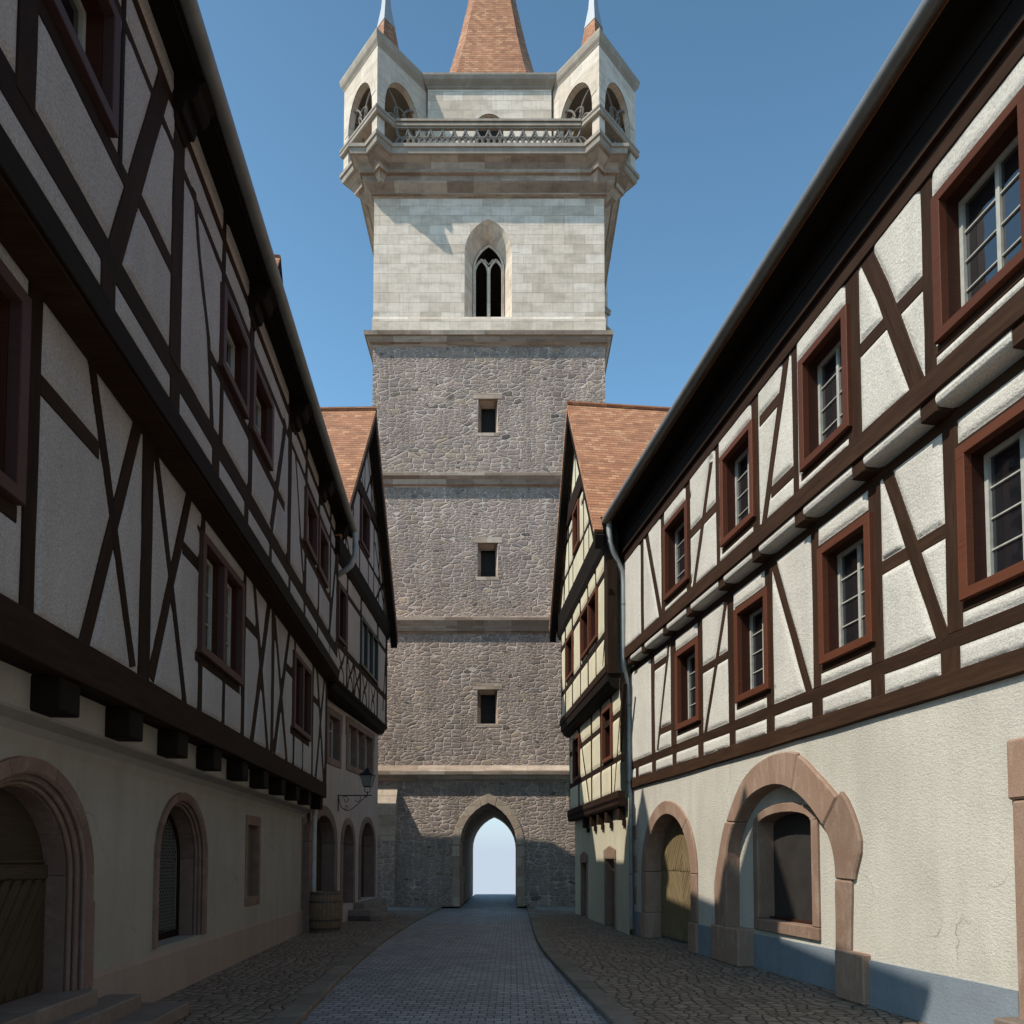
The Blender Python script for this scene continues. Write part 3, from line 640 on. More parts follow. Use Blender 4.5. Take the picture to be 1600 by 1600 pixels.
    for xl,xr,y in ((1238,1246,650),(1323,1344,560),(1441,1459,420),(1001.5,1006,930),(1033.5,1038.5,900),(1072.5,1079,860),(1119.5,1124.5,840),(1176,1186,760)):
        f2.post(xl,xr,y,6.2,8.14)
    w2=[]
    for x0,x1,yy in ((1035,1073,870),(1124,1176,780),(1246,1324,600)):
        a,b=B.S(x0,yy,.06),B.S(x1,yy,.06); w2.append((min(a,b),max(a,b)))
    aa=B.S(1456,430,.06); w2.append((aa-1.03,aa))
    for s_ in (3.75,1.65,-.45,-2.55,-4.6): w2.append((s_-.5,s_+.5))
    for a,b in w2:
        f2.win(a,b,6.42,7.83,M['red'],M['redD']); f2.rail(a-.05,b+.05,6.385,.10,'window_sill'); f2.add([(a-.05,7.86),(b+.05,7.86)],.07,'head_rail',d1=.004)
    for a,b in w2[3:]: f2.add([(a-.09,6.2),(a-.09,8.14)],.17,'post')
    for a,b in w2[4:]: f2.add([(b+.09,6.2),(b+.09,8.14)],.17,'post')
    f2.brace((1350,395),(1438,616),22,extra=[(1378,455)],clampz=(6.2,8.15)); f2.brace((1231,540),(1193,822),9,clampz=(6.2,8.15)); f2.brace((1111,722),(1084,918),5.6,clampz=(6.2,8.15)); f2.brace((1010,836),(1032.5,964),4.7,clampz=(6.2,8.15))
    f2.rail(B.S(1443,440),B.S(1344,540),7.18,.16); f2.rail(B.S(1119,791),B.S(1079,829),7.19,.16); f2.rail(B.S(1223,598),B.S(1186,625),7.72,.16); f2.rail(B.S(1240,745),B.S(1205,765),6.56,.16)
    f2.fill(5.2,sE2-.02,6.15,8.2,M['plR'],step=.022); f2.fill(a0,5.2,6.15,8.2,M['plR'],step=.06)
    f2.add([(a0,8.225),(sE2,8.225)],.21,'wall_plate',d1=.03,step=1.5)
    # eaves boards and soffit
    mb=MB(); mb.pbox(B,a0,sE2+.12,8.345,8.95,-.05,.07); mb.pbox(B,a0,sE2+.12,8.62,8.655,.07,.082); mb.build('eaves_board',M['woodD'],h)
    mb=MB(); mb.pbox(B,a0,sE2+.12,8.325,8.345,-.05,.085); mb.build('moulding',M['woodR'],h)
    mb=MB(); mb.pbox(B,a0,sE2+.2,8.95,8.98,-.05,.36); mb.build('soffit',M['woodD'],h)
    # roof
    mb=MB(); e0=B.P(a0,9.03,.44); e1=B.P(sE2+.22,9.03,.44); r0=B.P(a0,9.03+3.9,-3.5); r1=B.P(sE2+.22,9.03+3.9,-3.5); roof_slab(mb,e0,e1,r1,r0,.10)
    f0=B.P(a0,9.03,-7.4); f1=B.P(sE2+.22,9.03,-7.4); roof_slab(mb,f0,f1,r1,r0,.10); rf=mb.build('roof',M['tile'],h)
    mb=MB(); 
    for s_ in (a0+.01,sE2): mb.prism([B.P(s_,8.9,-.01),B.P(s_,8.9,-6.9),B.P(s_,12.7,-3.5)],B.t*.05)
    mb.pbox(B,sE2-.05,sE2,5.98,8.96,-6.5,-.02); mb.pbox(A,sE1+.05,sE1+.11,3.16,5.9,-6.3,-.03)
    mb.build('gable_wall',M['plR'],h)
    mb=MB(); g0=B.P(a0,9.005,.475); g1=B.P(B.S(937,832,.47),9.005,.475); n=40
    mb.tube([g0.lerp(g1,i/n) for i in range(n+1)],.078,12); mb.build('gutter',M['gut'],h,smooth=True)
    # downpipe
    def pp(x,y,Y): X,Z=onY(x,y,Y); return Vector((X,Y,Z))
    pts=[pp(951,808,15.05),pp(952,830,15.05),pp(953.5,848,15.05),pp(958,862,15.08),pp(965,877,15.15),pp(971.5,893,15.2),pp(973.5,910,15.2),pp(973.5,1030,15.22),pp(974.5,1046,15.25),pp(978.5,1060,15.35),pp(982,1076,15.4),pp(983,1095,15.4),Vector((*pp(983,1452,15.4).xy,.1))]
    pts[-1].x=pts[-2].x
    mb=MB(); mb.tube(pts,.062,14); pi=mb.build('downpipe',M['pipe'],h,smooth=True)
    mb=MB()
    for z in (1.3,3.3,5.0,7.2):
        k=min(range(len(pts)-1),key=lambda i:0 if pts[i].z>=z>=pts[i+1].z else 1); t=(pts[k].z-z)/(pts[k].z-pts[k+1].z+1e-9); p=pts[k].lerp(pts[k+1],t)
        mb.tube([p+Vector((0,0,.02)),p-Vector((0,0,.02))],.07,14)
    mb.build('pipe_clip',M['gut'],pi)
    return h,eL,G
HR,eL,GR=right_near()
# ================================================================ LEFT NEAR HOUSE
def left_near():
    h=thing('timber_framed_house',(-4.1,9,0),'shaded left-hand half-timbered house with jettied upper floors above a plain cream ground floor','house')
    G=LP(-3.44); Gb=LP(-3.2); A=LP(-2.96); B=LP(-2.69)
    s0=3.62; sE=15.82
    # ground floor openings
    zs=1.6-(1344-1327)*0; 
    z1=1.46; R=.97; c1=6.64-R; i1=.735; zd=.42
    in1=arch(c1,zd,2*i1,z1,i1,n=20); 
    nl,nz=G.at(238,1440); nr,_=G.at(320,1400); nc=(nl+nr)/2; now=abs(nr-nl); ntop=G.Z(282,1237.5); nb=(G.Z(320,1460)+G.Z(235,1482))/2
    nzs=ntop-now/2; nin=arch(nc,nb,now-.34,nzs,(now-.34)/2,n=20)
    sl,sr=G.S(383,1340),G.S(405.5,1340); szt=(G.Z(383,1273)+G.Z(405,1277))/2; szb=(G.Z(383,1416)+G.Z(405,1412))/2
    sh=[(sl+.07,szb+.12),(sl+.07,szt-.12),(sr-.07,szt-.12),(sr-.07,szb+.12)]
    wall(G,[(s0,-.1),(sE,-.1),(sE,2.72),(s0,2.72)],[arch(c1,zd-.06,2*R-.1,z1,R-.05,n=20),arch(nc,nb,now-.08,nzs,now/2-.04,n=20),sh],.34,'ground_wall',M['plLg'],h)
    # plinth band with slight flare
    zp=G.Z(400,1441); mb=MB(); de=[(c1+R+.02,sE),(s0,c1-R-.02)]
    for a,b in de: mb.prism([G.P(a,0,-.02),G.P(a,0,.03),G.P(a,zp-.05,.022),G.P(a,zp,.003),G.P(a,zp,-.02)],G.t*(b-a))
    mb.build('plinth',M['plLb'],h)
    mb=MB(); mb.prism([Gb.P(s0,2.70,-.28),Gb.P(s0,2.70,-.02),Gb.P(s0,2.72,0),Gb.P(s0,3.0,0),Gb.P(s0,3.0,-.28)],Gb.t*(Gb.S(490,1300)-s0)); mb.prism([G.P(s0,2.5,-.01),G.P(s0,2.5,.0),G.P(s0,2.60,.03),G.P(s0,2.66,.09),G.P(s0,2.7,.22),G.P(s0,2.7,-.01)],G.t*(sE-s0)); mb.build('corbel_band',M['plLg'],h)
    mb=MB(); mb.pbox(G,s0,sE,0,9,-6.6,-6.5); mb.pbox(G,s0,s0+.06,0,8.9,-6.5,-.05); mb.pbox(G,sE-.05,sE,0,3.0,-6.5,-.06); mb.pbox(A,sE-.1,sE-.04,3.0,5.7,-6.9,-.04); mb.pbox(B,B.S(527,900)-.07,B.S(527,900)-.01,5.6,9.,-7.2,-.04);mb.pbox(A,s0,s0+.06,3,9,-.6,-.03); mb.build('rear_wall',M['plLg'],h)
    # quoin at far corner
    mb=MB(); mb.pbox(G,sE-.2,sE+.015,0,2.6,-.3,.02); mb.build('quoin',M['sandL'],h,bevel=.01)
    # door surround: three stepped mouldings
    def surround(c,z0,zs,Ro,Ri,name,depth,outer_jit=0,z00=None):
        mb=MB(); steps=[(Ro,Ro-.20*(Ro-Ri)/.52*1.2,.035,-.05),]
        r=Ro; w_=Ro-Ri; lay=[(Ro,Ro-w_*.5,.035),(Ro-w_*.5,Ro-w_*.72,-.02),(Ro-w_*.72,Ro-w_*.88,-.06),(Ro-w_*.88,Ri,-.10)]
        for ro,ri,d in lay:
            a=arch(c,z0,2*ri,zs,ri,n=18); b=arch(c,z0,2*ro,zs,ro,n=18)
            ring(G,a[1:-1],b[1:-1],-depth,d,mb,[3,4,4,4,3],.0025,.002)
            for sg in (0,-1): mb.pbox(G,min(a[sg][0],b[sg][0])+.001,max(a[sg][0],b[sg][0])-.001,z0,zs-.003,-depth,d)
        # roll mouldings
        for rr,d in ((Ro-w_*.5,.008),(Ro-w_*.72,-.035),(Ro-w_*.88,-.075)):
            pth=arch(c,z0,2*rr,zs,rr,n=24); mb.tube([G.P(a,b,d) for a,b in pth],.022,8)
        return mb.build(name,M['sandL'],h,bevel=.006)
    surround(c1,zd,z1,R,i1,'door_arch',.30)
    # rough outer stones
    mb=MB()
    for za,zb,e in ((zd,1.22,.05),): mb.pbox(G,c1+R-.01,c1+R+e,za,min(zb,z1),-.05,.03)
    mb.build('quoin',M['sandL'],h,bevel=.01)
    back=MB(); plate(G,arch(c1,zd,2*i1+.04,z1,i1+.02,n=20),-.33,-.285,back); dr=back.build('door',M['doorD'],h)
    mb=MB(); a=i1
    for k in range(-26,30):
        for half in (-1,1):
            lo=[];hi=[]
            for i in range(11):
                x=i/10*a; zz=1.5*x+k*.21+.4; top=1.43; l=max(zz,.44); u=min(zz+.192,top)
                if u-l>.004: lo.append((c1+half*x,l)); hi.append((c1+half*x,u))
            if len(lo)>1: plate(G,lo+hi[::-1],-.29,-.268+random.uniform(0,.004),mb,uvd=(half,1.5))
    mb.pbox(G,c1-a,c1+a,1.44,1.56,-.29,-.25); mb.pbox(G,c1-a+.02,c1+a-.02,1.58,1.60,-.29,-.26)
    mb.build('plank',M['doorD'],dr)
    surround(nc,nb,nzs,now/2,now/2-.17,'window_arch',.33)
    # leaded window with lattice
    gr=MB(); w=now-.34; plate(G,arch(nc,nb+.0,w+.02,nzs,w/2+.01,n=18),-.35,-.325,gr); g=gr.build('window',M['glass'],h)
    fr=MB(); a=arch(nc,nb,w,nzs,w/2,n=18); b=arch(nc,nb+.08,w-.14,nzs,w/2-.07,n=18); ring(G,b,a,-.325,-.27,fr,None,0); fr.pbox(G,nc-w/2,nc+w/2,nb,nb+.09,-.325,-.27); fr.build('frame',M['woodD'],g)
    la=MB(); r=w/2-.07
    def inside(s_,z): return abs(s_-nc)<r and z>nb+.09 and (z<nzs or (s_-nc)**2+(z-nzs)**2<r*r)
    for sg in (1,-1):
        k=-60
        while k<60:
            seg=[]; 
            for i in range(61):
                x=-r+2*r*i/60; z=nzs+sg*x*1.75+k*.085
                if inside(nc+x,z): seg.append(G.P(nc+x,z,-.30))
            if len(seg)>1: la.tube([seg[0],seg[-1]],.004,4)
            k+=1
    la.tube([G.P(nc-r,nzs-.1,-.295),G.P(nc+r,nzs-.1,-.295)],.010,6)
    e=arch(nc,nb+.09,2*r,nzs,r,n=18); la.tube([G.P(a,b,-.295) for a,b in e+[e[0]]],.008,6)
    la.build('lattice',flat_mat('pale_wire',(.13,.13,.12),.5,.5),g)
    # shuttered window
    mb=MB(); t=.09
    mb.pbox(G,sl,sl+t,szb,szt,-.3,.02); mb.pbox(G,sr-t,sr,szb,szt,-.3,.02); mb.pbox(G,sl+t,sr-t,szb,szb+.15,-.3,.021); mb.pbox(G,sl+t,sr-t,szt-.16,szt,-.3,.021); ws=mb.build('window',M['sandL'],h,bevel=.008)
    mb=MB(); mb.pbox(G,sl+t,sr-t,szb+.15,szt-.16,-.14,-.11); mb.build('window_panel',M['shut'],ws)
    # joists under the first storey
    mb=MB(); xs=[128,227,297,349.6,391,422.6,449,471,489,507]
    for x in xs:
        s2=A.S(x,1180); mb=MB(); mb.pbox(A,s2-.28,s2,2.72,2.99,-.45,-.02); mb.build('joist_end',M['woodD'],h,bevel=.012)
    mb=MB(); mb.pbox(A,s0,sE,2.996,3.02,-6.8,-.08); mb.build('floor',M['woodD'],h)  # unseen panel added to stop sun leaking in under the jetty
    # ---- first storey
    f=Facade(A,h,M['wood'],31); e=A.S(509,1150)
    f.add([(s0,3.15),(e,3.15)],.32,'sill_beam',d1=.03,step=.8,jit=.008)
    f.add([(s0,5.70),(e,5.70)],.22,'top_plate',d1=.01)
    for xl,xr,y,za,zb in ((35,57.5,800,3.3,5.65),(219,236.5,900,3.3,5.65),(312.5,319,900,3.3,5.65),(379,384,960,3.3,5.65),(347,351,1090,3.3,3.9),(423,428,1060,3.3,5.65),(458,461,1080,3.3,5.65),(487,489.5,1100,3.3,5.65),(471.6,473.4,1180,3.3,3.9),(507.5,511,1120,3.1,5.65)):
        f.post(xl,xr,y,za,zb)
    dz=.06
    def wn(P,x0,x1,y,d=.06): 
        a,b=P.S(x0,y,d),P.S(x1,y,d); return min(a,b),max(a,b)
    wz1=(A.Z(316,825,.06)+A.Z(382,911,.06))/2; wz0=(A.Z(316,1020,.06)+A.Z(382,1072,.06))/2
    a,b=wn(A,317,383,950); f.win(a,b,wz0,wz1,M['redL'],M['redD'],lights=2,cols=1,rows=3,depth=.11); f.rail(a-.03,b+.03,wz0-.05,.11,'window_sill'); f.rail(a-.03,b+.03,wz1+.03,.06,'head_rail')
    a,b=wn(A,460.5,488,1100); z1_=(A.Z(460,1015,.06)+A.Z(488,1055,.06))/2; z0_=(A.Z(460,1140,.06)+A.Z(488,1159,.06))/2
    f.win(a,b,wz0,wz1,M['redL'],M['redD'],lights=2,cols=1,rows=3,depth=.11); f.rail(a-.03,b+.03,wz0-.05,.11,'window_sill')
    a=A.S(46,630,.06); zt_=(A.Z(50,467,.06)); zb_=A.Z(40,790,.06); 
    f.win(a-1.2,a,max(zb_,3.8),min(zt_,5.5),M['redL'],M['redD'],lights=2,cols=1,rows=3,depth=.11); f.rail(s0,a,max(zb_,3.8)-.06,.12,'window_sill')
    cz=(3.28,5.68)
    f.brace((142,552),(208,1042),12,clampz=cz); f.brace((218,655),(131,1010),15,clampz=cz); f.brace((244,705),(289,1100),7.5,clampz=cz); f.brace((296,775),(236,1060),10,clampz=cz)
    f.brace((397,912),(418,1175),5.2,clampz=cz); f.brace((421,940),(393,1158),6,clampz=cz); f.brace((429,965),(448,1193),4.2,clampz=cz); f.brace((452,985),(428,1175),4.6,clampz=cz); f.brace((495,1040),(506,1226),2.8,clampz=cz); f.brace((507,1055),(493,1214),2.8,clampz=cz)
    def rl(P,x0,y0,x1,y1,th,F_=None):
        p,q=P.at(x0,y0),P.at(x1,y1); (F_ or f).rail(p[0],q[0],(p[1]+q[1])/2,th)
    rl(A,64,602,155,702,.155); rl(A,286,855,312,883,.15); rl(A,385,973,402,988,.15); rl(A,446,1041,459,1053,.15); rl(A,489,1090,498,1100,.14)
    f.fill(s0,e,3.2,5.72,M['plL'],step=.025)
    # ---- second storey
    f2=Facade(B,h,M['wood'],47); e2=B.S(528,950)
    f2.w=M['woodD']; f2.add([(s0,5.74),(e2,5.74)],.24,'sill_beam',d1=.035,step=.8,jit=.008); f2.w=M['wood']
    mb=MB(); mb.pbox(B,s0,e2,5.60,5.64,-.3,.0); mb.build('jetty_board',M['woodR'],h)  # lighter timber puts bounced light on the underside into the colour
    f2.rail(s0,e2,6.24,.25,'rail'); 
    f2.rail(s0,e2,8.32,.11,'head_rail'); f2.add([(s0,8.70),(e2,8.70)],.11,'wall_plate',d1=.01)
    for xl,xr,y in ((26,57,110),(269,286.5,350),(346,351,500),(389.5,396,600),(449,455,760),(475.5,479,860),(496.5,499,880),(514,516.5,920),(524.5,528,940)):
        f2.post(xl,xr,y,6.3,8.95)
    for xl,xr,y in ((157,180,470),(266,281,600),(332,343,700),(381,388,790),(420,424.5,850),(450,453.6,900),(474,477,945),(495,497,980),(513.6,515,1010)):
        f2.post(xl,xr,y,5.85,6.14,'stud')
    z0,z1=(B.Z(350,580,.06)+B.Z(391,651,.06))/2,(B.Z(350,436,.06)+B.Z(391,537,.06))/2
    for x0,x1,y in ((350,391.5,550),(396.5,429,650),(479,497.5,830),(499.5,514.5,870)):
        a,b=wn(B,x0,x1,y); f2.win(a,b,z0,z1,M['redL'],M['redD'],lights=1,cols=1,rows=2,depth=.12)
    a=B.S(186,200,.06); z0n=B.Z(185,215,.06); f2.win(a-1.05,a,z0n,z0n+(z1-z0),M['redL'],M['redD'],lights=1,cols=2,rows=2)
    sA=B.S(350,550); sB=B.S(430,650); f2.rail(B.S(330,560),B.S(446,690),z0-.07,.15); f2.rail(B.S(470,800),B.S(520,930),z0-.07,.15)
    f2.rail(B.S(56,100),B.S(215,320),z0n-.08,.15); f2.post(186,192,210,z0n-.1,8.95)
    cz=(6.3,8.4)
    f2.brace((262,112),(166,447),20,clampz=(6.3,8.72)); f2.brace((299,230),(332,672),6.5,extra=[(311,400),(326,530)],clampz=cz); f2.brace((447,655),(424,824),5,clampz=cz); f2.brace((461,705),(474.5,915),2.8,clampz=cz); f2.brace((526.5,855),(514,992),3,clampz=cz)
    p,q=B.at(226,327),B.at(268,415); f2.rail(p[0]-.28,q[0],(p[1]+q[1])/2,.16)
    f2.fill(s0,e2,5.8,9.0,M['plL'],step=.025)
    # scalloped eaves corbels, soffit, gutter, roof
    prof=[(-.02,8.52),(.03,8.54),(.05,8.60),(.10,8.60),(.12,8.66),(.13,8.72),(.19,8.72),(.24,8.78),(.25,8.86),(.30,8.90),(.30,8.99),(-.02,8.99)]
    for px,y in ((278,190),(392,480),(456,680),(499,800),(524,880)):
        s_=B.S(px,y); mb=MB(); mb.prism([B.P(s_-.15,z,d) for d,z in prof],B.t*.30); mb.build('eaves_bracket',M['woodD'],h,bevel=.01)
    s_=B.S(40,0)
    mb=MB(); mb.pbox(B,s0,e2+.12,8.96,8.99,-.02,.30); mb.pbox(B,s0,e2+.12,8.93,8.962,.25,.29); mb.build('soffit',M['woodD'],h)
    mb=MB(); ez=9.02; E0,E1=B.P(s0,ez,.30),B.P(e2+.25,ez,.30); r0,r1=B.P(s0,ez+3.75,-3.45),B.P(e2+.25,ez+3.75,-3.45); roof_slab(mb,E0,E1,r1,r0,.09); f0,f1=B.P(s0,ez,-7.2),B.P(e2+.25,ez,-7.2); roof_slab(mb,f0,f1,r1,r0,.09)
    rf=mb.build('roof',M['tile'],h)
    mb=MB()
    for s_ in (s0+.01,e2): mb.prism([B.P(s_,8.9,-.01),B.P(s_,8.9,-6.9),B.P(s_,12.6,-3.45)],B.t*.05)
    mb.build('gable_wall',M['plL'],h)
    # dormers
    Dp=LP(-3.08)
    for cY in (6.93,11.48):
        w=.66; s_=cY*1.0028; zb=9.4; ze=10.6; zpk=11.80
        mb=MB(); mb.prism([Dp.P(s_-w,zb,0),Dp.P(s_+w,zb,0),Dp.P(s_+w,ze,0),Dp.P(s_,zpk-.05,0),Dp.P(s_-w,ze,0)],Dp.n*-2.2); d=mb.build('dormer',M['woodD'],h)
        mb=MB()
        for sg in (-1,1):
            a,b=Dp.P(s_+sg*(w+.10),ze-.13,.06),Dp.P(s_+sg*(w+.10),ze-.13,-2.6); c,e_=Dp.P(s_,zpk+.02,-2.6),Dp.P(s_,zpk+.02,.06); roof_slab(mb,a,b,c,e_,.07)
        mb.build('dormer_roof',M['tile'],d)
        mb=MB(); 
        for sg in (-1,1):
            q0=(s_+sg*(w+.10),ze-.21); q1=(s_,zpk-.06); mb.prism([Dp.P(q0[0],q0[1],.02),Dp.P(q1[0],q1[1],.02),Dp.P(q1[0],q1[1]-.16,.02),Dp.P(q0[0]-sg*.02,q0[1]-.16,.02)],Dp.n*.05)
        mb.build('bargeboard',M['woodD'],d)
        window(Dp,d,s_-.35,s_+.35,9.75,10.7,M['redL'],M['redD'],lights=1,cols=2,rows=2,cw=.07,dp=.05,depth=.02,dd=.03)
    mb=MB(); g0=B.P(s0,8.99,.35); g1=B.P(B.S(553,832,.35),8.99,.35); mb.tube([g0.lerp(g1,i/40) for i in range(41)],.078,12); mb.build('gutter',M['gut'],h,smooth=True)
    def pp(x,y,Y): X,Z=onY(x,y,Y); return Vector((X,Y,Z))
    ye=g1.y
    pts=[pp(553,828,ye-.05),pp(555,842,ye),pp(556,856,ye),pp(554,870,ye),pp(549,883,ye+.02),pp(540,891,ye+.05),pp(530,897,ye+.1),pp(520,902,ye+.2),pp(508,912,16.05),pp(502,930,16.05),pp(500,1100,16.0),pp(496,1240,15.98),pp(492,1262,15.95),pp(491,1275,15.9),Vector((*pp(491,1440,15.9).xy,.1))]
    pts[-1].x=pts[-2].x
    mb=MB(); mb.tube(pts,.06,14); mb.build('downpipe',M['pipe'],h,smooth=True)
    return h,c1,R,G
HL,cD,RD,GL=left_near()
# ================================================================ RIGHT FAR HOUSE (cream)
def right_far():
    h=thing('gabled_house',(2.4,18.3,0),'cream-yellow gabled half-timbered house with tiled roof to the right of the tower','house')
    G=RP(3.96,mR2); A=RP(3.80,mR2); B=RP(3.53,mR2)
    s0,s1=15.2,21.4*1.0045
    W=9.
    dA=G.S(955,1400); 
    doors=[]
    for xl,xr,yt,yb in ((908.5,919,1328,0),(946,963,1320,0)):
        a,b=G.S(xl,1400),G.S(xr,1400); zt=G.Z((xl+xr)/2,yt+8); doors.append((min(a,b),max(a,b),zt))
    zt=G.Z(930,1255)
    zt=2.95
    holes=[[(a+.09,-.1),(b-.09,-.1),(b-.09,z-.22),(a+.09,z-.22)] for a,b,z in doors]
    wall(G,[(s0,-.1),(s1,-.1),(s1,zt),(s0,zt)],holes,.3,'ground_wall',M['plCg'],h)
    for a,b,z in doors:
        mb=MB(); mb.pbox(G,a,a+.1,0,z-.22,-.3,.03); mb.pbox(G,b-.1,b,0,z-.22,-.3,.03); mb.prism([G.P(a-.02,z-.22,-.3),G.P(b+.02,z-.22,-.3),G.P(b+.02,z,-.3),G.P((a+b)/2,z+.1,-.3),G.P(a-.02,z,-.3)],G.n*.34); fr=mb.build('door_frame',M['sand'],h,bevel=.008)
        mb=MB()
        for i in range(4): q=(b-a-.2)/4; mb.pbox(G,a+.1+i*q+.002,a+.1+(i+1)*q-.002,.02,z-.22,-.2,-.16)
        mb.build('door',M['door'],h)
    # storey B (lower framed)
    f=Facade(A,h,M['wood'],61); fs0=A.S(978,1150); fs1=A.S(894,1200)
    zb=(A.Z(906.5,1262)+A.Z(975,1231))/2; r1=(A.Z(905,1224.5)+A.Z(975,1175))/2; r2=(A.Z(905,1170)+A.Z(975,1106))/2; ztp=B.Z(910,1098)
    ztp=(B.Z(880,1138)+B.Z(960,1058))/2
    a0,a1=s0,s1
    for zc,hh,nm in ((zb-.08,.16,'sill_beam'),):
        f.add([(a0,zc),(a1,zc)],hh,nm,d1=.08)
    mb=MB(); mb.prism([A.P(a0,zb-.34,-.1),A.P(a0,zb-.34,.03),A.P(a0,zb-.29,.06),A.P(a0,zb-.22,.06),A.P(a0,zb-.165,.09),A.P(a0,zb-.165,-.1)],A.t*(a1-a0)); mb.build('moulding',M['wood'],h)
    for px,y in ((922,1275),(933,1270),(946,1262),(965,1250),(911,1280)):
        s_=A.S(px,y); mb=MB(); mb.pbox(A,s_-.1,s_+.1,zb-.62,zb-.345,-.14,.0); mb.build('bracket',M['wood'],h,bevel=.01); mb=MB(); mb.pbox(A,s_-.14,s_-.06,zb-.75,zb-.625,-.16,-.08); mb.build('bracket',M['wood'],h)
    f.rail(a0,a1,r1,.15); f.rail(a0,a1,r2,.15)
    for x in (904.5,924.5,939,955.5): f.post(x-1.1,x+1.1,1180,zb,ztp+.2)
    f.add([(a1-.08,zb),(a1-.08,ztp)],.14,'post')
    f.brace((905,1136),(921.5,1258),1.6); f.brace((973,1068),(960,1238),1.8)
    wz0=(A.Z(939.5,1196)+A.Z(955,1188))/2; wz1=(A.Z(939.5,1116)+A.Z(955,1100))/2
    for x0,x1 in ((939.8,955),(894.6,904.5)):
        a,b=sorted((A.S(x0,1150,.05),A.S(x1,1150,.05))); f.win(a,b,wz0,wz1,M['red'],M['redD'],lights=1,cols=2,rows=2,cw=.09)
    f.fill(a0,a1,zb-.1,ztp+.15,M['plC'],step=.045,fall=.05)
    # storey C
    f=Facade(B,h,M['wood'],67); b0,b1=s0-.02,B.S(877,1050)
    zb=(B.Z(878,1130)+B.Z(942,1040))/2; q1=(B.Z(897,1064)+B.Z(951,977))/2; q2=(B.Z(878,1020)+B.Z(932,911))/2; qt=(B.Z(878.7,997)+B.Z(930,889))/2; qb=(B.Z(875,975)+B.Z(924,860))/2
    print('RF z',ztp,zb,q1,q2,qt,qb)
    f.add([(b0,zb-.09),(b1,zb-.09)],.18,'sill_beam',d1=.05)
    mb=MB(); mb.prism([B.P(b0,ztp-.16,-.35),B.P(b0,ztp-.16,-.16),B.P(b0,ztp-.1,-.06),B.P(b0,ztp-.02,-.03),B.P(b0,ztp,.02),B.P(b0,zb-.18,.03),B.P(b0,zb-.18,-.35)],B.t*(b1-b0)); mb.build('jetty_moulding',M['woodD'],h)
    f.rail(b0,b1,q1,.17); f.rail(b0,b1,q2,.16)
    for x in (883.6,894.4,907,919,931.5): f.post(x-.9,x+.9,1000,zb,qt)
    f.add([(b0+.12,zb-.2),(b0+.12,qt+.1)],.30,'corner_post',d0=-.2,d1=.02); f.add([(b1-.07,zb),(b1-.07,qt)],.13,'post')
    f.brace((950,920),(942,1041),1.6)
    w0=(B.Z(906,1039)+B.Z(932,999))/2; w1=(B.Z(906,969)+B.Z(932,920))/2
    a,b=sorted((B.S(906.5,980,.05),B.S(932,960,.05))); f.win(a,b,w0,w1,M['red'],M['redD'],lights=2,cols=1,rows=2,cw=.09)
    a,b=sorted((B.S(883.4,1040,.05),B.S(894.4,1030,.05))); f.win(a,b,w0,w1,M['red'],M['redD'],lights=1,cols=1,rows=2,cw=.09)
    f.fill(b0,b1,zb-.1,qt+.1,M['plC'],step=.045,fall=.05)
    mb=MB(); mb.prism([B.P(b0-.05,qt+.0,-.2),B.P(b0-.05,qt,.03),B.P(b0-.05,qt+.12,.08),B.P(b0-.05,qt+.2,.08),B.P(b0-.05,qb-.06,.12),B.P(b0-.05,qb,.12),B.P(b0-.05,qb,-.2)],B.t*(b1-b0+.3)); mb.build('tie_beam',M['woodD'],h)
    # gable
    Gp=RP(3.50,mR2); f=Facade(Gp,h,M['wood'],71)
    sc=18.3*1.0045; zpk=13.73; ev=8.75; half=sc-(15.0*1.0045); sl=(zpk-ev)/half
    def topz(s_): return zpk-.25-abs(s_-sc)*sl
    t0=(Gp.Z(881,820)+Gp.Z(906,745))/2; t1=(Gp.Z(884,839)+Gp.Z(910,764.5))/2; gr=(Gp.Z(884,902)+Gp.Z(920,818))/2
    print('gable z',t0,t1,gr)
    def hw(z): return max(.05,(zpk-.25-z)/sl)
    tc=(t0+t1)/2; f.add([(sc-hw(tc),tc),(sc+hw(tc),tc)],abs(t0-t1),'tie_beam',d1=.07)
    f.rail(sc-hw(gr),sc+hw(gr),gr,.13); g2=(Gp.Z(903.5,799)+Gp.Z(912.5,781))/2; 
    f.rail(sc-hw(g2),sc-.5,g2,.12); f.rail(sc+.5,sc+hw(g2),g2,.12)
    for o in (-2.1,-1.4,-.75,.75,1.4,2.1):
        z1_=min(topz(sc+o),t1); 
        if z1_>qb+.2: f.add([(sc+o,qb),(sc+o,z1_)],.11,'post')
    for o in (-.9,-.35,.35,.9):
        if topz(sc+o)>t0+.15: f.add([(sc+o,t0),(sc+o,topz(sc+o))],.10,'post')
    for sg in (-1,1):
        f.add([(sc+sg*2.4,qb),(sc+sg*1.8,t1-.1)],.10,'brace'); f.add([(sc+sg*1.3,t0),(sc+sg*.1,t0+1.9)],.10,'brace')
    gw0=(Gp.Z(894.5,874)+Gp.Z(903.5,856))/2; gw1=(Gp.Z(894.5,812)+Gp.Z(903.5,784))/2
    a,b=sorted((Gp.S(894.5,840,.05),Gp.S(903.5,820,.05))); f.win(a,b,gw0,min(gw1,t1-.02),M['red'],M['redD'],lights=1,cols=1,rows=2,cw=.1)
    f.fill(sc-half,sc+half,qb-.05,zpk-.3,M['plC'],step=.045,fall=.05,clip=lambda S,Z:Z<zpk-.22-np.abs(S-sc)*sl)
    # roof with ridge running back from the street
    mb=MB(); V=.29
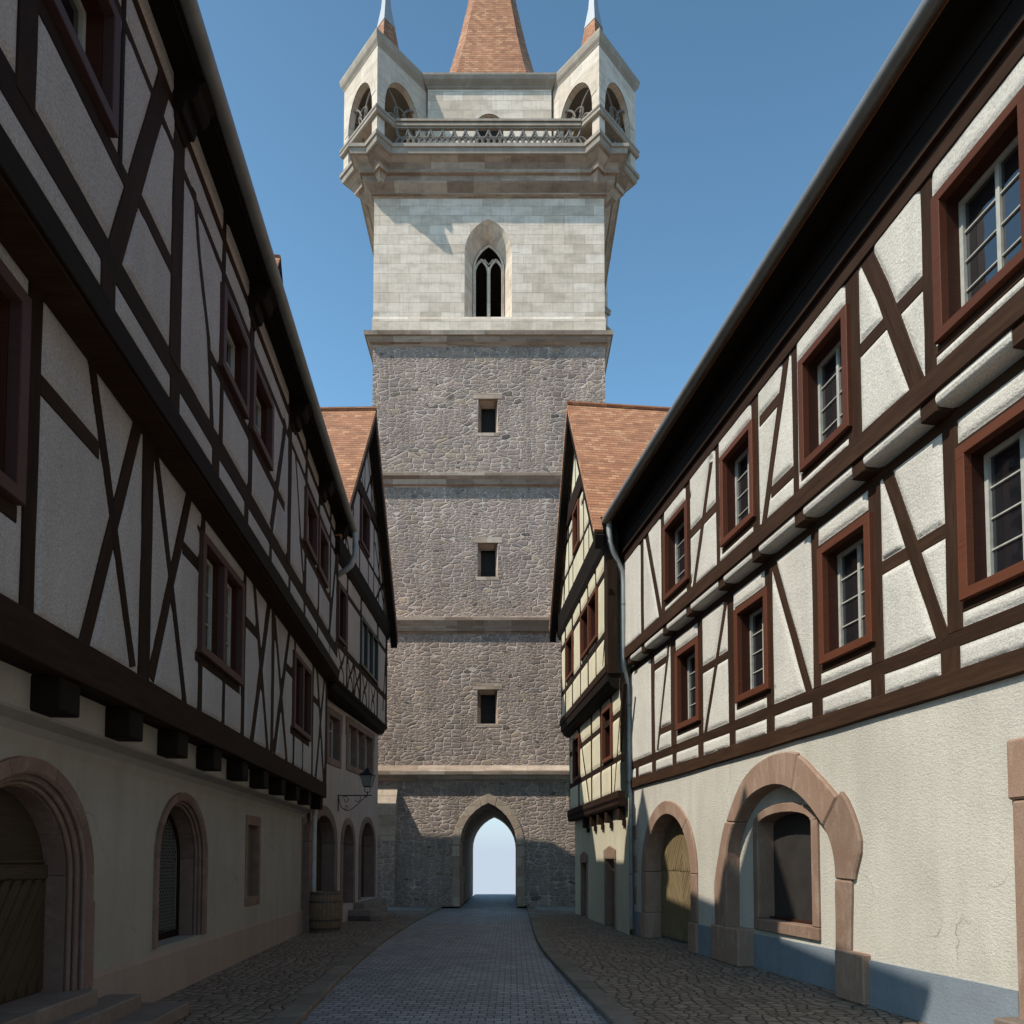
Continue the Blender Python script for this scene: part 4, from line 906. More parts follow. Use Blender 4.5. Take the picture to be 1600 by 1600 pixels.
    for sg in (-1,1):
        e0=Gp.P(sc+sg*(half+.05),ev,V); dB=-W if sg>0 else .10; e1=Gp.P(sc+sg*(half+.05),ev,dB); r1_=Gp.P(sc,zpk+.05,dB); r0_=Gp.P(sc,zpk+.05,V); roof_slab(mb,e0,e1,r1_,r0_,.1)
        if sg<0:
            cut=sc-15.3; zc=zpk+.05-(zpk+.05-ev)*cut/(half+.05); roof_slab(mb,Gp.P(sc-cut,zc,.10),Gp.P(sc-cut,zc,-W),Gp.P(sc,zpk+.05,-W),Gp.P(sc,zpk+.05,.10),.1)
    rf=mb.build('roof',M['tile'],h)
    mb=MB()
    for sg in (-1,1):
        q=[(sc+sg*(half+.05),ev-.12),(sc,zpk-.10),(sc,zpk-.42),(sc+sg*(half-.02),ev-.40)]; mb.prism([Gp.P(a,b,V-.21) for a,b in q],Gp.n*.19)
    mb.build('bargeboard',M['woodD'],rf)
    mb=MB(); mb.tube([Gp.P(sc,zpk+.04,V),Gp.P(sc,zpk+.04,-W)],.07,8); mb.build('ridge_tiles',M['tile'],rf)
    mb=MB()
    for P_,z0_,z1_ in ((G,0,2.95),(A,2.9,ztp),(B,ztp-.1,8.9)):
        mb.pbox(P_,s0+.75,s0+.80,z0_,z1_,-W,-.1); mb.pbox(P_,s1-.09,s1-.04,z0_,z1_,-W,-.1)
    mb.pbox(G,s0,s1,0,9,-W-.1,-W); mb.build('side_wall',M['plC'],h)
    return h
HR2=right_far()
# ================================================================ LEFT FAR HOUSE
def left_far():
    h=thing('gabled_house',(-4.5,18.6,0),'pinkish gabled half-timbered house in shade left of the tower, with a lantern on its wall','house')
    G=LP(-5.60,.068); A=LP(-4.35,.02); s0,s1=15.83,21.65; W=8.5
    zj=(A.Z(548,1100)+A.Z(590,1138))/2
    # ground floor arches and windows
    arcs=[]
    for xl,xr,ysp,yt in ((482,526,1316,1258),(532,554,1319,1278),(560.5,586,1321,1276)):
        a,b=G.S(xl,1316),G.S(xr,1316); zs=G.Z((xl+xr)/2,ysp); zt=G.Z((xl+xr)/2,yt); arcs.append((min(a,b),max(a,b),zs,zt))
    holes=[]; ins=[]
    for i,(a,b,zs,zt) in enumerate(arcs):
        c=(a+b)/2; w=b-a; t=.17 if i else .24; z0=-.1 if i==0 else (.45 if i==1 else .5)
        ia=arch(c,z0,w-2*t,zs,zt-zs-t); ins.append((ia,arch(c,z0,w,zs,zt-zs),c,w,t,zs,zt,z0)); holes.append(midc(ia,ins[-1][1],.5))
    wr=[]
    for x0,x1,yt0,yt1,yb0,yb1 in ((510,532,1102,1117,1190,1203),(541,583,1119,1147,1203,1220)):
        a,b=G.S(x0,1150),G.S(x1,1170); wr.append((a,b,(G.Z(x0,yb0)+G.Z(x1,yb1))/2,(G.Z(x0,yt0)+G.Z(x1,yt1))/2))
    for a,b,z0,z1 in wr: holes.append([(a+.14,z0+.16),(b-.14,z0+.16),(b-.14,z1-.17),(a+.14,z1-.17)])
    wall(G,[(s0,-.1),(s1,-.1),(s1,zj+.05),(s0,zj+.05)],holes,.35,'ground_wall',M['plL2'],h)
    for ia,oa,c,w,t,zs,zt,z0 in ins:
        mb=MB(); ring(G,ia[1:-1],oa[1:-1],-.34,.03,mb,[5,5,4],.003)
        for sg in (0,-1): mb.pbox(G,min(ia[sg][0],oa[sg][0]),max(ia[sg][0],oa[sg][0]),z0,zs-.004,-.33,.03)
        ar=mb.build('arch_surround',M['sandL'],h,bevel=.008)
        mb=MB(); plate(G,arch(c,z0,w-2*t+.02,zs,zt-zs-t+.01),-.34,-.30,mb); mb.pbox(G,c-.015,c+.015,z0,zs+.2,-.30,-.285); mb.build('door',M['doorD'],h)
    for j,(a,b,z0,z1) in enumerate(wr):
        mb=MB(); e=.15; mb.pbox(G,a,a+e,z0+.17,z1-.18,-.2,.03); mb.pbox(G,b-e,b,z0+.17,z1-.18,-.2,.03); mb.pbox(G,a-.0,b,z0,z0+.166,-.2,.035); mb.pbox(G,a-.06,b+.06,z1-.176,z1,-.2,.035)
        mb.pbox(G,a-.06,a+.1,z1-.5,z1-.178,-.05,.033); mb.pbox(G,b-.1,b+.06,z1-.5,z1-.178,-.05,.033)
        L=1 if j==0 else 3; q=(b-a-2*e)/L
        for i in range(1,L): mb.pbox(G,a+e+i*q-.05,a+e+i*q+.05,z0+.17,z1-.18,-.2,.02)
        w=mb.build('window',M['sandL'],h,bevel=.006); sm=MB(); gl=MB()
        for i in range(L):
            u=a+e+i*q+(.05 if i else 0); v=a+e+(i+1)*q-(.05 if i<L-1 else 0); c0,c1=z0+.17,z1-.18
            for aa,bb,cc,dd_ in ((u,u+.04,c0,c1),(v-.04,v,c0,c1),(u,v,c0,c0+.04),(u,v,c1-.04,c1),((u+v)/2-.015,(u+v)/2+.015,c0,c1),(u,v,(c0+c1)/2+.2,(c0+c1)/2+.23)): sm.pbox(G,aa,bb,cc,dd_,-.19,-.15+random.uniform(0,.002))
            gl.pbox(G,u,v,c0,c1,-.20,-.192)
        sm.build('sash',M['sash'],w); gl.build('glass',M['glass'],w)
    # jetty moulding
    zi=(A.Z(510,1064)+A.Z(604,1127))/2
    mb=MB(); mb.prism([A.P(s0,zj,-.4),A.P(s0,zj,-.2),A.P(s0,zj+.05,-.06),A.P(s0,zj+.16,-.0),A.P(s0,zj+.2,.06),A.P(s0,zi,.07),A.P(s0,zi,-.4)],A.t*(s1-s0-.0)); mb.build('jetty_moulding',M['woodD'],h)
    f=Facade(A,h,M['wood'],81)
    r1=(A.Z(529,1006)+A.Z(604,1092))/2; r2=(A.Z(530,912)+A.Z(604,1020))/2; t1=(A.Z(540,897)+A.Z(604,1000))/2; t0=(A.Z(532,860)+A.Z(607,980))/2
    print('LF z',zj,zi,r1,r2,t1,t0)
    f.rail(s0,s1,r1,.17); f.rail(s0,s1,r2,.14); f.add([(s0,zi+.0),(s1,zi+.0)],.12,'sill_beam',d1=.02)
    for x in (542,563.5,590,): f.post(x-1.2,x+1.2,1000,zi,t1)
    f.post(602,605,1050,zi,t1); f.post(552.3,553.5,1050,zi,r1,'stud'); f.post(576,577.2,1060,zi,r1,'stud')
    zm=(zi+r1)/2
    for x in (533,547.5,558,570,583):
        c=A.S(x,1050)
        for sg in (-1,1):
            f.add([(c+sg*.30,r1-.08),(c+sg*.13,zm+.12),(c+sg*.0,zm+.02)],.085,'curved_brace'); f.add([(c+sg*.0,zm-.0),(c+sg*.16,zm-.12),(c+sg*.26,zi+.05)],.085,'curved_brace')
    f.brace((602,1030),(598,1110),1.5)
    w0=r1+.08; w1=r2-.07
    a,b=sorted((A.S(529,960,.05),A.S(542,965,.05))); f.win(a,b,w0,w1+.02,M['redL'],M['redD'],lights=1,cols=1,rows=2,cw=.09)
    a,b=sorted((A.S(565,1000,.05),A.S(591,1020,.05))); f.win(a,b,w0,w1+.02,M['green'],M['green'],lights=3,cols=1,rows=2,cw=.07,depth=.06)
    f.fill(s0,s1,zi,t1+.05,M['plL2'],step=.045,fall=.05)
    sc=18.5; zpk=13.72; ev=8.67; half=3.42; sl=(zpk-ev)/half
    mb=MB(); mb.prism([A.P(s0,t1,-.2),A.P(s0,t1,.05),A.P(s0,t1+.14,.12),A.P(s0,t0,.16),A.P(s0,t0,-.2)],A.t*(s1-s0+.1)); mb.build('tie_beam',M['woodD'],h)
    Gp=LP(-4.33,.02); f=Facade(Gp,h,M['wood'],91)
    def topz(s_): return zpk-.25-abs(s_-sc)*sl
    def hw(z): return max(.05,(zpk-.25-z)/sl)
    u1=(Gp.Z(561,850)+Gp.Z(601,925))/2; v0=(Gp.Z(557,767)+Gp.Z(595,825))/2
    print('LF gable',u1,v0)
    f.rail(sc-hw(u1),sc+hw(u1),u1,.12); f.add([(sc-hw(v0),v0),(sc+hw(v0),v0)],.34,'tie_beam',d1=.06)
    for o in (-2.6,-1.9,-1.2,-.5,.5,1.2,1.9,2.6):
        z1_=min(topz(sc+o),v0-.15)
        if z1_>t0+.2: f.add([(sc+o,t0),(sc+o,z1_)],.10,'post')
    for o in (-.8,0,.8):
        if topz(sc+o)>v0+.3: f.add([(sc+o,v0+.1),(sc+o,topz(sc+o))],.09,'post')
    for sg in (-1,1):
        f.add([(sc+sg*3.0,t0),(sc+sg*1.3,u1+.9)],.09,'brace'); f.add([(sc+sg*1.3,t0),(sc+sg*2.5,u1+.2)],.09,'brace'); f.add([(sc+sg*1.2,v0+.1),(sc+sg*.1,v0+1.6)],.09,'brace'); f.add([(sc+sg*.1,v0+.1),(sc+sg*.8,v0+1.1)],.08,'brace')
    a,b=sorted((Gp.S(565,830,.05),Gp.S(578,840,.05))); f.win(a,b,u1+.08,v0-.2,M['redL'],M['redD'],lights=1,cols=1,rows=2,cw=.09)
    f.fill(sc-half,sc+half,t0-.05,zpk-.3,M['plL2'],step=.045,fall=.05,clip=lambda S,Z:Z<zpk-.22-np.abs(S-sc)*sl)
    mb=MB(); V=.30
    for sg in (-1,1):
        e0=Gp.P(sc+sg*(half+.05),ev,V); dB=-W if sg>0 else .10; e1=Gp.P(sc+sg*(half+.05),ev,dB); r1_=Gp.P(sc,zpk+.05,dB); r0_=Gp.P(sc,zpk+.05,V); roof_slab(mb,e0,e1,r1_,r0_,.1)
        if sg<0:
            cut=sc-15.3; zc=zpk+.05-(zpk+.05-ev)*cut/(half+.05); roof_slab(mb,Gp.P(sc-cut,zc,.10),Gp.P(sc-cut,zc,-W),Gp.P(sc,zpk+.05,-W),Gp.P(sc,zpk+.05,.10),.1)
    rf=mb.build('roof',M['tile'],h)
    mb=MB()
    for sg in (-1,1):
        q=[(sc+sg*(half+.05),ev-.12),(sc,zpk-.10),(sc,zpk-.42),(sc+sg*(half-.02),ev-.40)]; mb.prism([Gp.P(a,b,V-.22) for a,b in q],Gp.n*.2)
    mb.build('bargeboard',M['woodD'],rf)
    mb=MB(); mb.tube([Gp.P(sc,zpk+.04,V),Gp.P(sc,zpk+.04,-W)],.07,8); mb.build('ridge_tiles',M['tile'],rf)
    mb=MB()
    mb.pbox(G,s0,s0+.05,0,9.3,-W,-.1); mb.pbox(G,s1-.06,s1-.01,0,zj,-W,-.1); mb.pbox(A,s1-.06,s1-.01,zj,9.2,-W,-.08); mb.pbox(G,s0,s1,0,9.3,-W-.1,-W); mb.build('side_wall',M['plL2'],h)
    return h,G
HL2,GL2=left_far()
# ================================================================ TOWER
def tower():
    X0,X1=-4.975,3.324; Yf=24.4; D=8.3; cx=(X0+X1)/2; cy=Yf+D/2; hf=(X1-X0)/2
    h=thing('gate_tower',(cx,cy,0),'tall stone gate tower with pointed archway, balustrade and corner turrets closing the street','tower')
    Fp=Plane((0,Yf),(1,0),n=(0,-1)); Bp=Plane((0,Yf+D),(1,0),n=(0,1)); Lp=Plane((X0,0),(0,1),n=(-1,0)); Rp=Plane((X1,0),(0,1),n=(1,0))
    # arch
    ac=-.82; ain=arch(ac,0,1.97,2.13,1.45,'pointed',14); aout=arch(ac,0,2.50,2.13,1.78,'pointed',14)
    c1b,c1=4.314,4.874
    wins=[]
    for zt,zb in ((18.03,16.79),(12.80,11.58),(7.57,6.36)): wins.append([(-1.21,zb),(-1.21,zt),(-.50,zt),(-.50,zb)])
    lan=arch(-.855,21.03,1.70,23.45,1.25,'pointed',14)
    def stage(z0,z1,front,name,mat,back=[]):
        mb=MB(); wall(Fp,[(X0,z0),(X1,z0),(X1,z1),(X0,z1)],front,.0001,'','',h,mb=mb); wall(Bp,[(X0,z0),(X1,z0),(X1,z1),(X0,z1)],back,.0001,'','',h,mb=mb)
        for P_ in (Lp,Rp): mb.poly([P_.P(Yf,z0),P_.P(Yf+D,z0),P_.P(Yf+D,z1),P_.P(Yf,z1)],P_.n)
        return mb.build(name,mat,h)
    stage(0,c1-.1,[ain],'gate_stage',M['rub'],[ain])
    stage(c1-.1,9.9,[wins[2]],'wall_stage',M['rub']); stage(9.9,14.95,[wins[1]],'wall_stage',M['rub']); stage(14.95,20.0,[wins[0]],'wall_stage',M['rub'])
    stage(20.0,25.6,[lan],'belfry_stage',M['ash'])
    # passage
    mb=MB()
    for i in range(len(ain)-1):
        a,b=ain[i],ain[i+1]; q=[Fp.P(a[0],a[1],-.0),Fp.P(b[0],b[1],-.0),Fp.P(b[0],b[1],-D),Fp.P(a[0],a[1],-D)]; cen=sum(q,Vector())/4; mb.poly(q,Vector((ac,cy,1.5))-cen)
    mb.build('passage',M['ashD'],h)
    mb=MB(); ring(Fp,ain[1:-1],aout[1:-1],-.1,.03,mb,[2]*7,.004,.006)
    for sg in (0,-1):
        a,b=sorted((ain[sg][0],aout[sg][0])); z=0
        while z<2.1:
            hh=min(.42,2.126-z); mb.pbox(Fp,a+random.uniform(0,.0),b+random.uniform(-.0,.0),z+.002,z+hh-.003,-.1,.03); z+=hh
    mb.build('arch_surround',M['ashB'],h,bevel=.012)
    # splayed windows
    for w in wins:
        a,b=w[0][0],w[2][0]; z0,z1=w[0][1],w[1][1]; ia,ib,i0,i1=a+.10,b-.10,z0+.05,z1-.10
        inn=[(ia,i0),(ia,i1),(ib,i1),(ib,i0)]; mb=MB()
        for i in range(4):
            j=(i+1)%4; q=[Fp.P(*w[i]),Fp.P(*w[j]),Fp.P(*inn[j],-.42),Fp.P(*inn[i],-.42)]; cen=sum(q,Vector())/4; mb.poly(q,Fp.P((a+b)/2,(z0+z1)/2,-.2)-cen)
        t=.17; mb.pbox(Fp,a-.16,b+.16,z1+.002,z1+.20,-.05,.012); mb.pbox(Fp,a-.05,b+.05,z0-.12,z0-.002,-.05,.01)
        o=mb.build('window',M['ashD'],h); m2=MB(); m2.pbox(Fp,ia,ib,i0,i1,-.55,-.53); m2.build('window_panel',M['dark'],o)  # dark panel behind the opening; unlit interior painted as its colour
    # lancet
    lin=arch(-.855,21.10,1.12,23.25,.95,'pointed',14); mb=MB()
    for i in range(len(lan)):
        j=(i+1)%len(lan); q=[Fp.P(*lan[i]),Fp.P(*lan[j]),Fp.P(*lin[j],-.6),Fp.P(*lin[i],-.6)]; cen=sum(q,Vector())/4; mb.poly(q,Fp.P(-.855,22.6,-.2)-cen)
    lo2=arch(-.855,21.03,2.22,23.45,1.62,'pointed',14)
    ring(Fp,lan[1:-1],lo2[1:-1],-.05,.006,mb,[2]*7,.003)
    L=mb.build('lancet_window',M['ash'],h)
    mb=MB(); T=lambda pts,rr=.035,dd=-.50: mb.tube([Fp.P(x,z,dd) for x,z in pts],rr,8)
    for cc in (-.855-.265,-.855+.265):
        T(arch(cc,21.10,.50,23.10,.52,'pointed',14),.027); T(arch(cc,21.10,.44,23.08,.44,'pointed',14),.016,-.47)
    T([(-.855,21.1),(-.855,23.3)],.03,-.48); T(arch(-.855,21.10,1.07,23.25,.90,'pointed',14),.04,-.52)
    T([(-.855-.16,23.62),(-.855,23.42),(-.855+.16,23.62)],.02)
    mb.build('tracery',M['ash'],L)
    # string courses: lofted square profiles
    def sq(z,p): a=hf+p; return [(cx-a,cy-a,z),(cx+a,cy-a,z),(cx+a,cy+a,z),(cx-a,cy+a,z)]
    def loft(prof,name,mat,cap=True,par=h,c=None,rot=False):
        mb=MB()
        R=[]
        for z,p in prof:
            if c is None: R.append(sq(z,p))
            else: R.append([(c[0],c[1]-p,z),(c[0]+p,c[1],z),(c[0],c[1]+p,z),(c[0]-p,c[1],z)])
        ctr=Vector((R[0][0][0]+R[0][2][0],R[0][0][1]+R[0][2][1],0))/2
        for A_,B_ in zip(R[:-1],R[1:]):
            for k in range(4):
                k2=(k+1)%4; mb.face([A_[k],A_[k2],B_[k2],B_[k]])
        if cap: mb.face(R[0][::-1]); mb.face(R[-1])
        return mb.build(name,mat,par)
    loft([(4.314,.0),(4.36,.03),(4.40,.12),(4.52,.22),(4.55,.28),(4.66,.29),(4.70,.27),(4.90,.0)],'string_course',M['ashS'],False)
    for zt,zb in ((10.10,9.55),(15.25,14.79)):
        loft([(zb,.0),(zb+.05,.03),(zb+.07,.10),(zb+.22,.16),(zt-.16,.27),(zt-.06,.28),(zt-.04,.26),(zt+.03,.0)],'string_course',M['ashS'],False)
    loft([(19.93,.0),(19.97,.04),(19.99,.05),(20.03,.12),(20.10,.17),(20.19,.21),(20.20,.26),(20.34,.285),(20.36,.25),(20.42,.0)],'string_course',M['ashS'],False)
    # corner chamfer slips on the belfry
    loft([(20.36,.03),(20.95,.03),(21.05,.0)],'base_course',M['ash'],False)
    # platform
    loft([(25.46,.0),(25.50,.05),(25.52,.11),(25.56,.12),(25.60,.16),(25.74,.30),(25.80,.34),(25.97,.36),(25.99,.45),(26.06,.47),(26.10,.43),(26.14,.43),(26.30,.52),(26.40,.66)],'platform_corbel',M['ashS'],False)
    loft([(26.40,.66),(26.42,.72),(26.60,.74),(26.62,.78),(26.74,.78),(26.76,.74)],'platform',M['ashG'])
    off=3.80; cyt=Yf+.33+off   # turret centres
    cts=[(cx-off-.05,Yf+.40),(cx+off+.05,Yf+.40),(cx-off-.05,Yf+D-.40),(cx+off+.05,Yf+D-.40)]
    for c in cts:
        front=c[1]<cy
        # corbel
        cb=loft([(25.45,.35),(25.75,.80),(25.97,.98),(25.99,1.10),(26.05,1.12),(26.1,1.08),(26.16,1.10),(26.39,1.46)],'turret_corbel',M['ashD'],True,h,c)
        sb=loft([(26.39,1.50),(26.43,1.56),(26.60,1.60),(26.62,1.66),(26.757,1.66),(26.777,1.60)],'turret_base',M['ashG'],True,h,c)
        r=1.52; mb=MB(); w=r*math.sqrt(2); faces=[]
        cor=[Vector((c[0],c[1]-r,0)),Vector((c[0]+r,c[1],0)),Vector((c[0],c[1]+r,0)),Vector((c[0]-r,c[1],0))]
        tr=MB()
        for k in range(4):
            a,b=cor[k],cor[(k+1)%4]; t=(b-a).normalized(); nn=((a+b)/2-Vector((c[0],c[1],0))).normalized(); P_=Plane(a.xy,t.xy,n=nn.xy)
            op=arch(w/2,26.80,1.52,28.05,1.25,'round',14); 
            op=[(x,z) for x,z in op]
            # slightly rounded head
            wall(P_,[(0,26.77),(w,26.77),(w,30.02),(0,30.02)],[op],.22,'','',h,mb=mb)
            hood=arch(w/2,26.85,1.98,28.05,1.50,'round',14); ring(P_,op[1:-1],hood[1:-1],-.02,.014,mb,[13],.0)
            # tracery bars
            T=lambda pts,rr=.035,dd=-.14: tr.tube([P_.P(x,z,dd) for x,z in pts],rr,6)
            m_=w/2
            for sg in (-1,1):
                q=[(m_+sg*.71*math.cos(u)*1.0-sg*.0,28.05+.0) for u in (0,)]
                lanc=arch(m_+sg*.355,26.8,.68,27.55,.55,'pointed',12); T(lanc)
                T([(m_+sg*(.70-.62*math.sin(u)),28.15+.75-.62*(1-math.cos(u))*1.3) for u in [i*.16 for i in range(9)]])
                T([(m_+sg*.06+sg*.34*(1-math.cos(u)),28.05+.38*math.sin(u)) for u in [-1.2+i*.27 for i in range(10)]])
            T([(m_,26.8),(m_,28.05)],.04); 
            circ=[(m_+.26*math.cos(u*math.pi/8),28.30+.26*math.sin(u*math.pi/8)) for u in range(17)]; T(circ,.03)
            tr.pbox(P_,.1,w-.1,27.52,27.68,-.12,.09)
        tb=mb.build('turret',M['ashT'],h)
        tr.build('tracery',M['trac'],tb)
        mb=MB()  # inner lining so the openings read as a room
        for k in range(4):
            pass
        cp=loft([(29.93,1.52),(29.97,1.55),(30.0,1.56),(30.10,1.64),(30.14,1.66),(30.28,1.70),(30.36,1.70)],'cornice',M['ashG'],True,tb,c)
        sp=loft([(30.362,1.62),(30.55,1.15),(30.85,.86),(31.2,.62),(31.7,.47),(32.45,.325)],'roof',M['tile'],True,tb,c)
        mt=loft([(32.42,.35),(32.5,.33),(33.2,.19),(34.0,.12),(36.2,.02)],'finial',M['lead'],True,tb,c)
        # rail round the turret
        loft([(27.40,1.60),(27.44,1.66),(27.52,1.66),(27.54,1.62),(27.60,1.68),(27.66,1.68),(27.70,1.62)],'rail',M['ashG'],True,tb,c).hide_render=False
        # corner posts below the rail
        pm=MB()
        for k in range(4):
            v=(cor[k]-Vector((c[0],c[1],0))).normalized(); q=Vector((c[0],c[1],0))+v*1.585; 
            pm.prism([(q.x,q.y-.10,26.77),(q.x+.10,q.y,26.77),(q.x,q.y+.10,26.77),(q.x-.10,q.y,26.77)],(0,0,.64))
    # balustrades
    def balus(P_,a,b):
        mb=MB(); d=.62
        for z0,z1,dp in ((27.40,27.46,.05),(27.46,27.56,.09),(27.56,27.60,.06),(27.60,27.68,.12),(27.68,27.71,.08)): mb.pbox(P_,a,b,z0,z1,d-dp,d+dp)
        bl=mb.build('balustrade',M['ashG'],h); tr=MB(); z0,z1=26.77,27.40; n=round((b-a)/.40); u=(b-a)/n
        for i in range(n):
            c=a+(i+.5)*u
            tr.tube([P_.P(c-u/2+u*k/12,z1-.0-.36*math.sin(math.pi*k/12)**.6,d) for k in range(13)],.046,6)
            for e in (0,.5):
                tr.tube([P_.P(c+e*u-u*.62*math.cos(math.pi*k/10),z0+.33*math.sin(math.pi*k/10),d) for k in range(11)],.038,6)
        tr.pbox(P_,a,b,z0,z0+.03,d-.05,d+.05)
        for i in range(n+1): tr.tube([P_.P(a+i*u,z1-.16,d),P_.P(a+i*u,z1,d)],.03,6)
        tr.build('tracery',M['trac'],bl)
    e=off-.55
    balus(Fp,cx-e,cx+e); balus(Bp,cx-e,cx+e); balus(Lp,cy-e,cy+e); balus(Rp,cy-e,cy+e)
    # upper chamber: a cross between the turrets
    a,b=-3.10,1.45; wf=Yf+.30; chn=Plane((0,wf),(1,0),n=(0,-1)); mb=MB()
    dh=arch(-.84,26.78,1.05,28.45,.55,'round',12)
    wall(chn,[(a,26.77),(b,26.77),(b,30.0),(a,30.0)],[dh],.3,'','',h,mb=mb)
    y2=Yf+D-.28
    for P_,u0,u1 in ((Plane((a,0),(0,1),n=(-1,0)),wf,y2),(Plane((b,0),(0,1),n=(1,0)),wf,y2),(Plane((0,y2),(1,0),n=(0,1)),a,b)):
        mb.poly([P_.P(u0,26.77),P_.P(u1,26.77),P_.P(u1,30.0),P_.P(u0,30.0)],P_.n)
    mb.box(X0+.28,X1-.28,cy-2.14,cy+2.14,26.77,29.99); mb.box(a,b,wf,y2,30.0,30.02)
    ch=mb.build('upper_chamber',M['ash'],h)
    mb=MB(); mb.pbox(chn,-1.5,-.2,26.78,29.2,-.34,-.30); mb.build('door',M['dark'],ch)  # no door leaf: dark panel with the doorway's inner shade as colour
    mb=MB(); ring(chn,dh[1:-1],arch(-.84,26.78,1.35,28.45,.72,'round',12)[1:-1],-.02,.012,mb,[13],0); mb.build('door_hood',M['ashT'],ch)
    mb=MB()
    for x0,x1,y0,y1 in ((a,b,wf,y2),(X0+.28,X1-.28,cy-2.14,cy+2.14)):
        R=[]
        for z,p in ((29.93,.0),(29.97,.04),(30.02,.05),(30.12,.14),(30.16,.17),(30.28,.21),(30.352,.21)): R.append([(x0-p,y0-p,z),(x1+p,y0-p,z),(x1+p,y1+p,z),(x0-p,y1+p,z)])
        for A_,B_ in zip(R[:-1],R[1:]):
            for k in range(4): k2=(k+1)%4; mb.face([A_[k],A_[k2],B_[k2],B_[k]])
        mb.face(R[-1] if x0==a else [(x,y,z-.003) for x,y,z in R[-1]])
    mb.build('cornice',M['ashG'],ch)
    # main spire: chamfered square pyramid with bell-cast foot
    def oc(z,w): q=w*.27; return [(cx-w+q,cy-w,z),(cx+w-q,cy-w,z),(cx+w,cy-w+q,z),(cx+w,cy+w-q,z),(cx+w-q,cy+w,z),(cx-w+q,cy+w,z),(cx-w,cy+w-q,z),(cx-w,cy-w+q,z)]
    R=[oc(z,w) for z,w in ((30.355,2.85),(31.2,2.42),(32.2,2.08),(33.4,1.78),(35.0,1.42),(37.0,1.05),(43.5,.04))]
    mb=MB()
    for A_,B_ in zip(R[:-1],R[1:]):
        for k in range(8): k2=(k+1)%8; mb.face([A_[k],A_[k2],B_[k2],B_[k]])
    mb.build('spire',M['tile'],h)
    # buttress left of the gate
    bx1=onY(621.4,1228,Yf)[0]; zb=onY(618,1228,Yf)[1]; zf=onY(618,1261,Yf-.48)[1]; bx0=bx1-1.0
    mb=MB(); mb.prism([(bx0,Yf+.0,0),(bx0,Yf-.48,0),(bx0,Yf-.48,zf-1.15),(bx0,Yf,zf-1.15)],(bx1-bx0,0,0)); mb.build('buttress',M['rub'],h)
    mb=MB(); mb.prism([(bx0-.005,Yf,zf-1.148),(bx0-.005,Yf-.485,zf-1.148),(bx0-.005,Yf-.485,zf),(bx0-.005,Yf,zb)],(bx1-bx0+.01,0,0)); mb.build('buttress_cap',M['ashB'],h)
    return h
tower()
# ================================================================ GROUND
def sheet(pts,z,name,mat,kind=True):
    mb=MB(); P3=[Vector((a,b,z)) for a,b in pts]
    for t in tessellate_polygon([P3]): mb.poly([P3[i] for i in t],Vector((0,0,1)))
    o=mb.build(name,mat); o['kind']='structure'; return o
def gp(px,py): a,b=ray(px,py); Y=(0-CH)/b; return (a*Y,Y)
le=[(-1.95,-12),(-2.0,2.),gp(462,1600),gp(500,1560),gp(540,1518),gp(584,1481),gp(612,1460),gp(640,1443),gp(668,1428),gp(690,1416.5)]
re=[(.95,-12),(1.02,2.),gp(962,1600),gp(930,1570),gp(900,1540),gp(868,1507),gp(842,1477),gp(832,1450),gp(827,1427),gp(823,1416.5)]
def smooth_(p,k=3):
    for _ in range(k):
        q=[p[0]]
        for a,b in zip(p[:-1],p[1:]): q+=[(a[0]*.75+b[0]*.25,a[1]*.75+b[1]*.25),(a[0]*.25+b[0]*.75,a[1]*.25+b[1]*.75)]
        p=q+[p[-1]]
    return p
le=smooth_(le,2); re=smooth_(re,2)
ZR=-.055
sheet(le+[(-2.1,24.3),(-1.80,24.4),(-1.80,34.4),(.16,34.4),(.16,24.4),(.4,24.3)]+re[::-1],ZR,'road',M['sett'])
kw=.26
def kerb(edge,sg,name):
    mb=MB(); L=0; pts=[Vector((*p,0)) for p in edge]; D=[0]
    for a,b in zip(pts[:-1],pts[1:]): D.append(D[-1]+(b-a).length)
    def at(d):
        for i in range(len(D)-1):
            if D[i]<=d<=D[i+1]+1e-9: t=(d-D[i])/(D[i+1]-D[i]+1e-9); p=pts[i].lerp(pts[i+1],t); tt=(pts[i+1]-pts[i]).normalized(); return p,Vector((tt.y,-tt.x,0))*sg
        return pts[-1],Vector((sg,0,0))
    d=0
    while d<D[-1]-.05:
        l=random.uniform(.45,.85); e=min(D[-1],d+l); p0,n0=at(d+.004); p1,n1=at(e-.004); zz=random.uniform(-.004,.004)+.012
        mb.hexa([(p0.x,p0.y,-.2),(p1.x,p1.y,-.2),(*(p1+n1*kw).xy,-.2),(*(p0+n0*kw).xy,-.2),(p0.x,p0.y,zz),(p1.x,p1.y,zz),(*(p1+n1*kw).xy,zz),(*(p0+n0*kw).xy,zz)]); d=e
    o=mb.build(name,M['kerb'],bevel=.012); o['kind']='structure'
kerb(re,1,'kerb_right'); kerb(le,-1,'kerb_left')
def offs(edge,sg):
    out=[]
    for i,p in enumerate(edge):
        a=edge[max(0,i-1)]; b=edge[min(len(edge)-1,i+1)]; tx,ty=b[0]-a[0],b[1]-a[1]; l=math.hypot(tx,ty); out.append((p[0]+ty/l*sg*(kw-.03),p[1]-tx/l*sg*(kw-.03)))
    return out
ro=offs(re,1); lo=offs(le,-1)
sheet([(x,y) for x,y in ro]+[(.7,24.45),(5.,24.45),(5.,20),(8,14),(8,-12)],-.001,'pavement_right',M['cob'])
sheet([(x,y) for x,y in lo]+[(-2.6,24.45),(-6.5,24.45),(-6.5,-12)],-.001,'pavement_left',M['cob'])
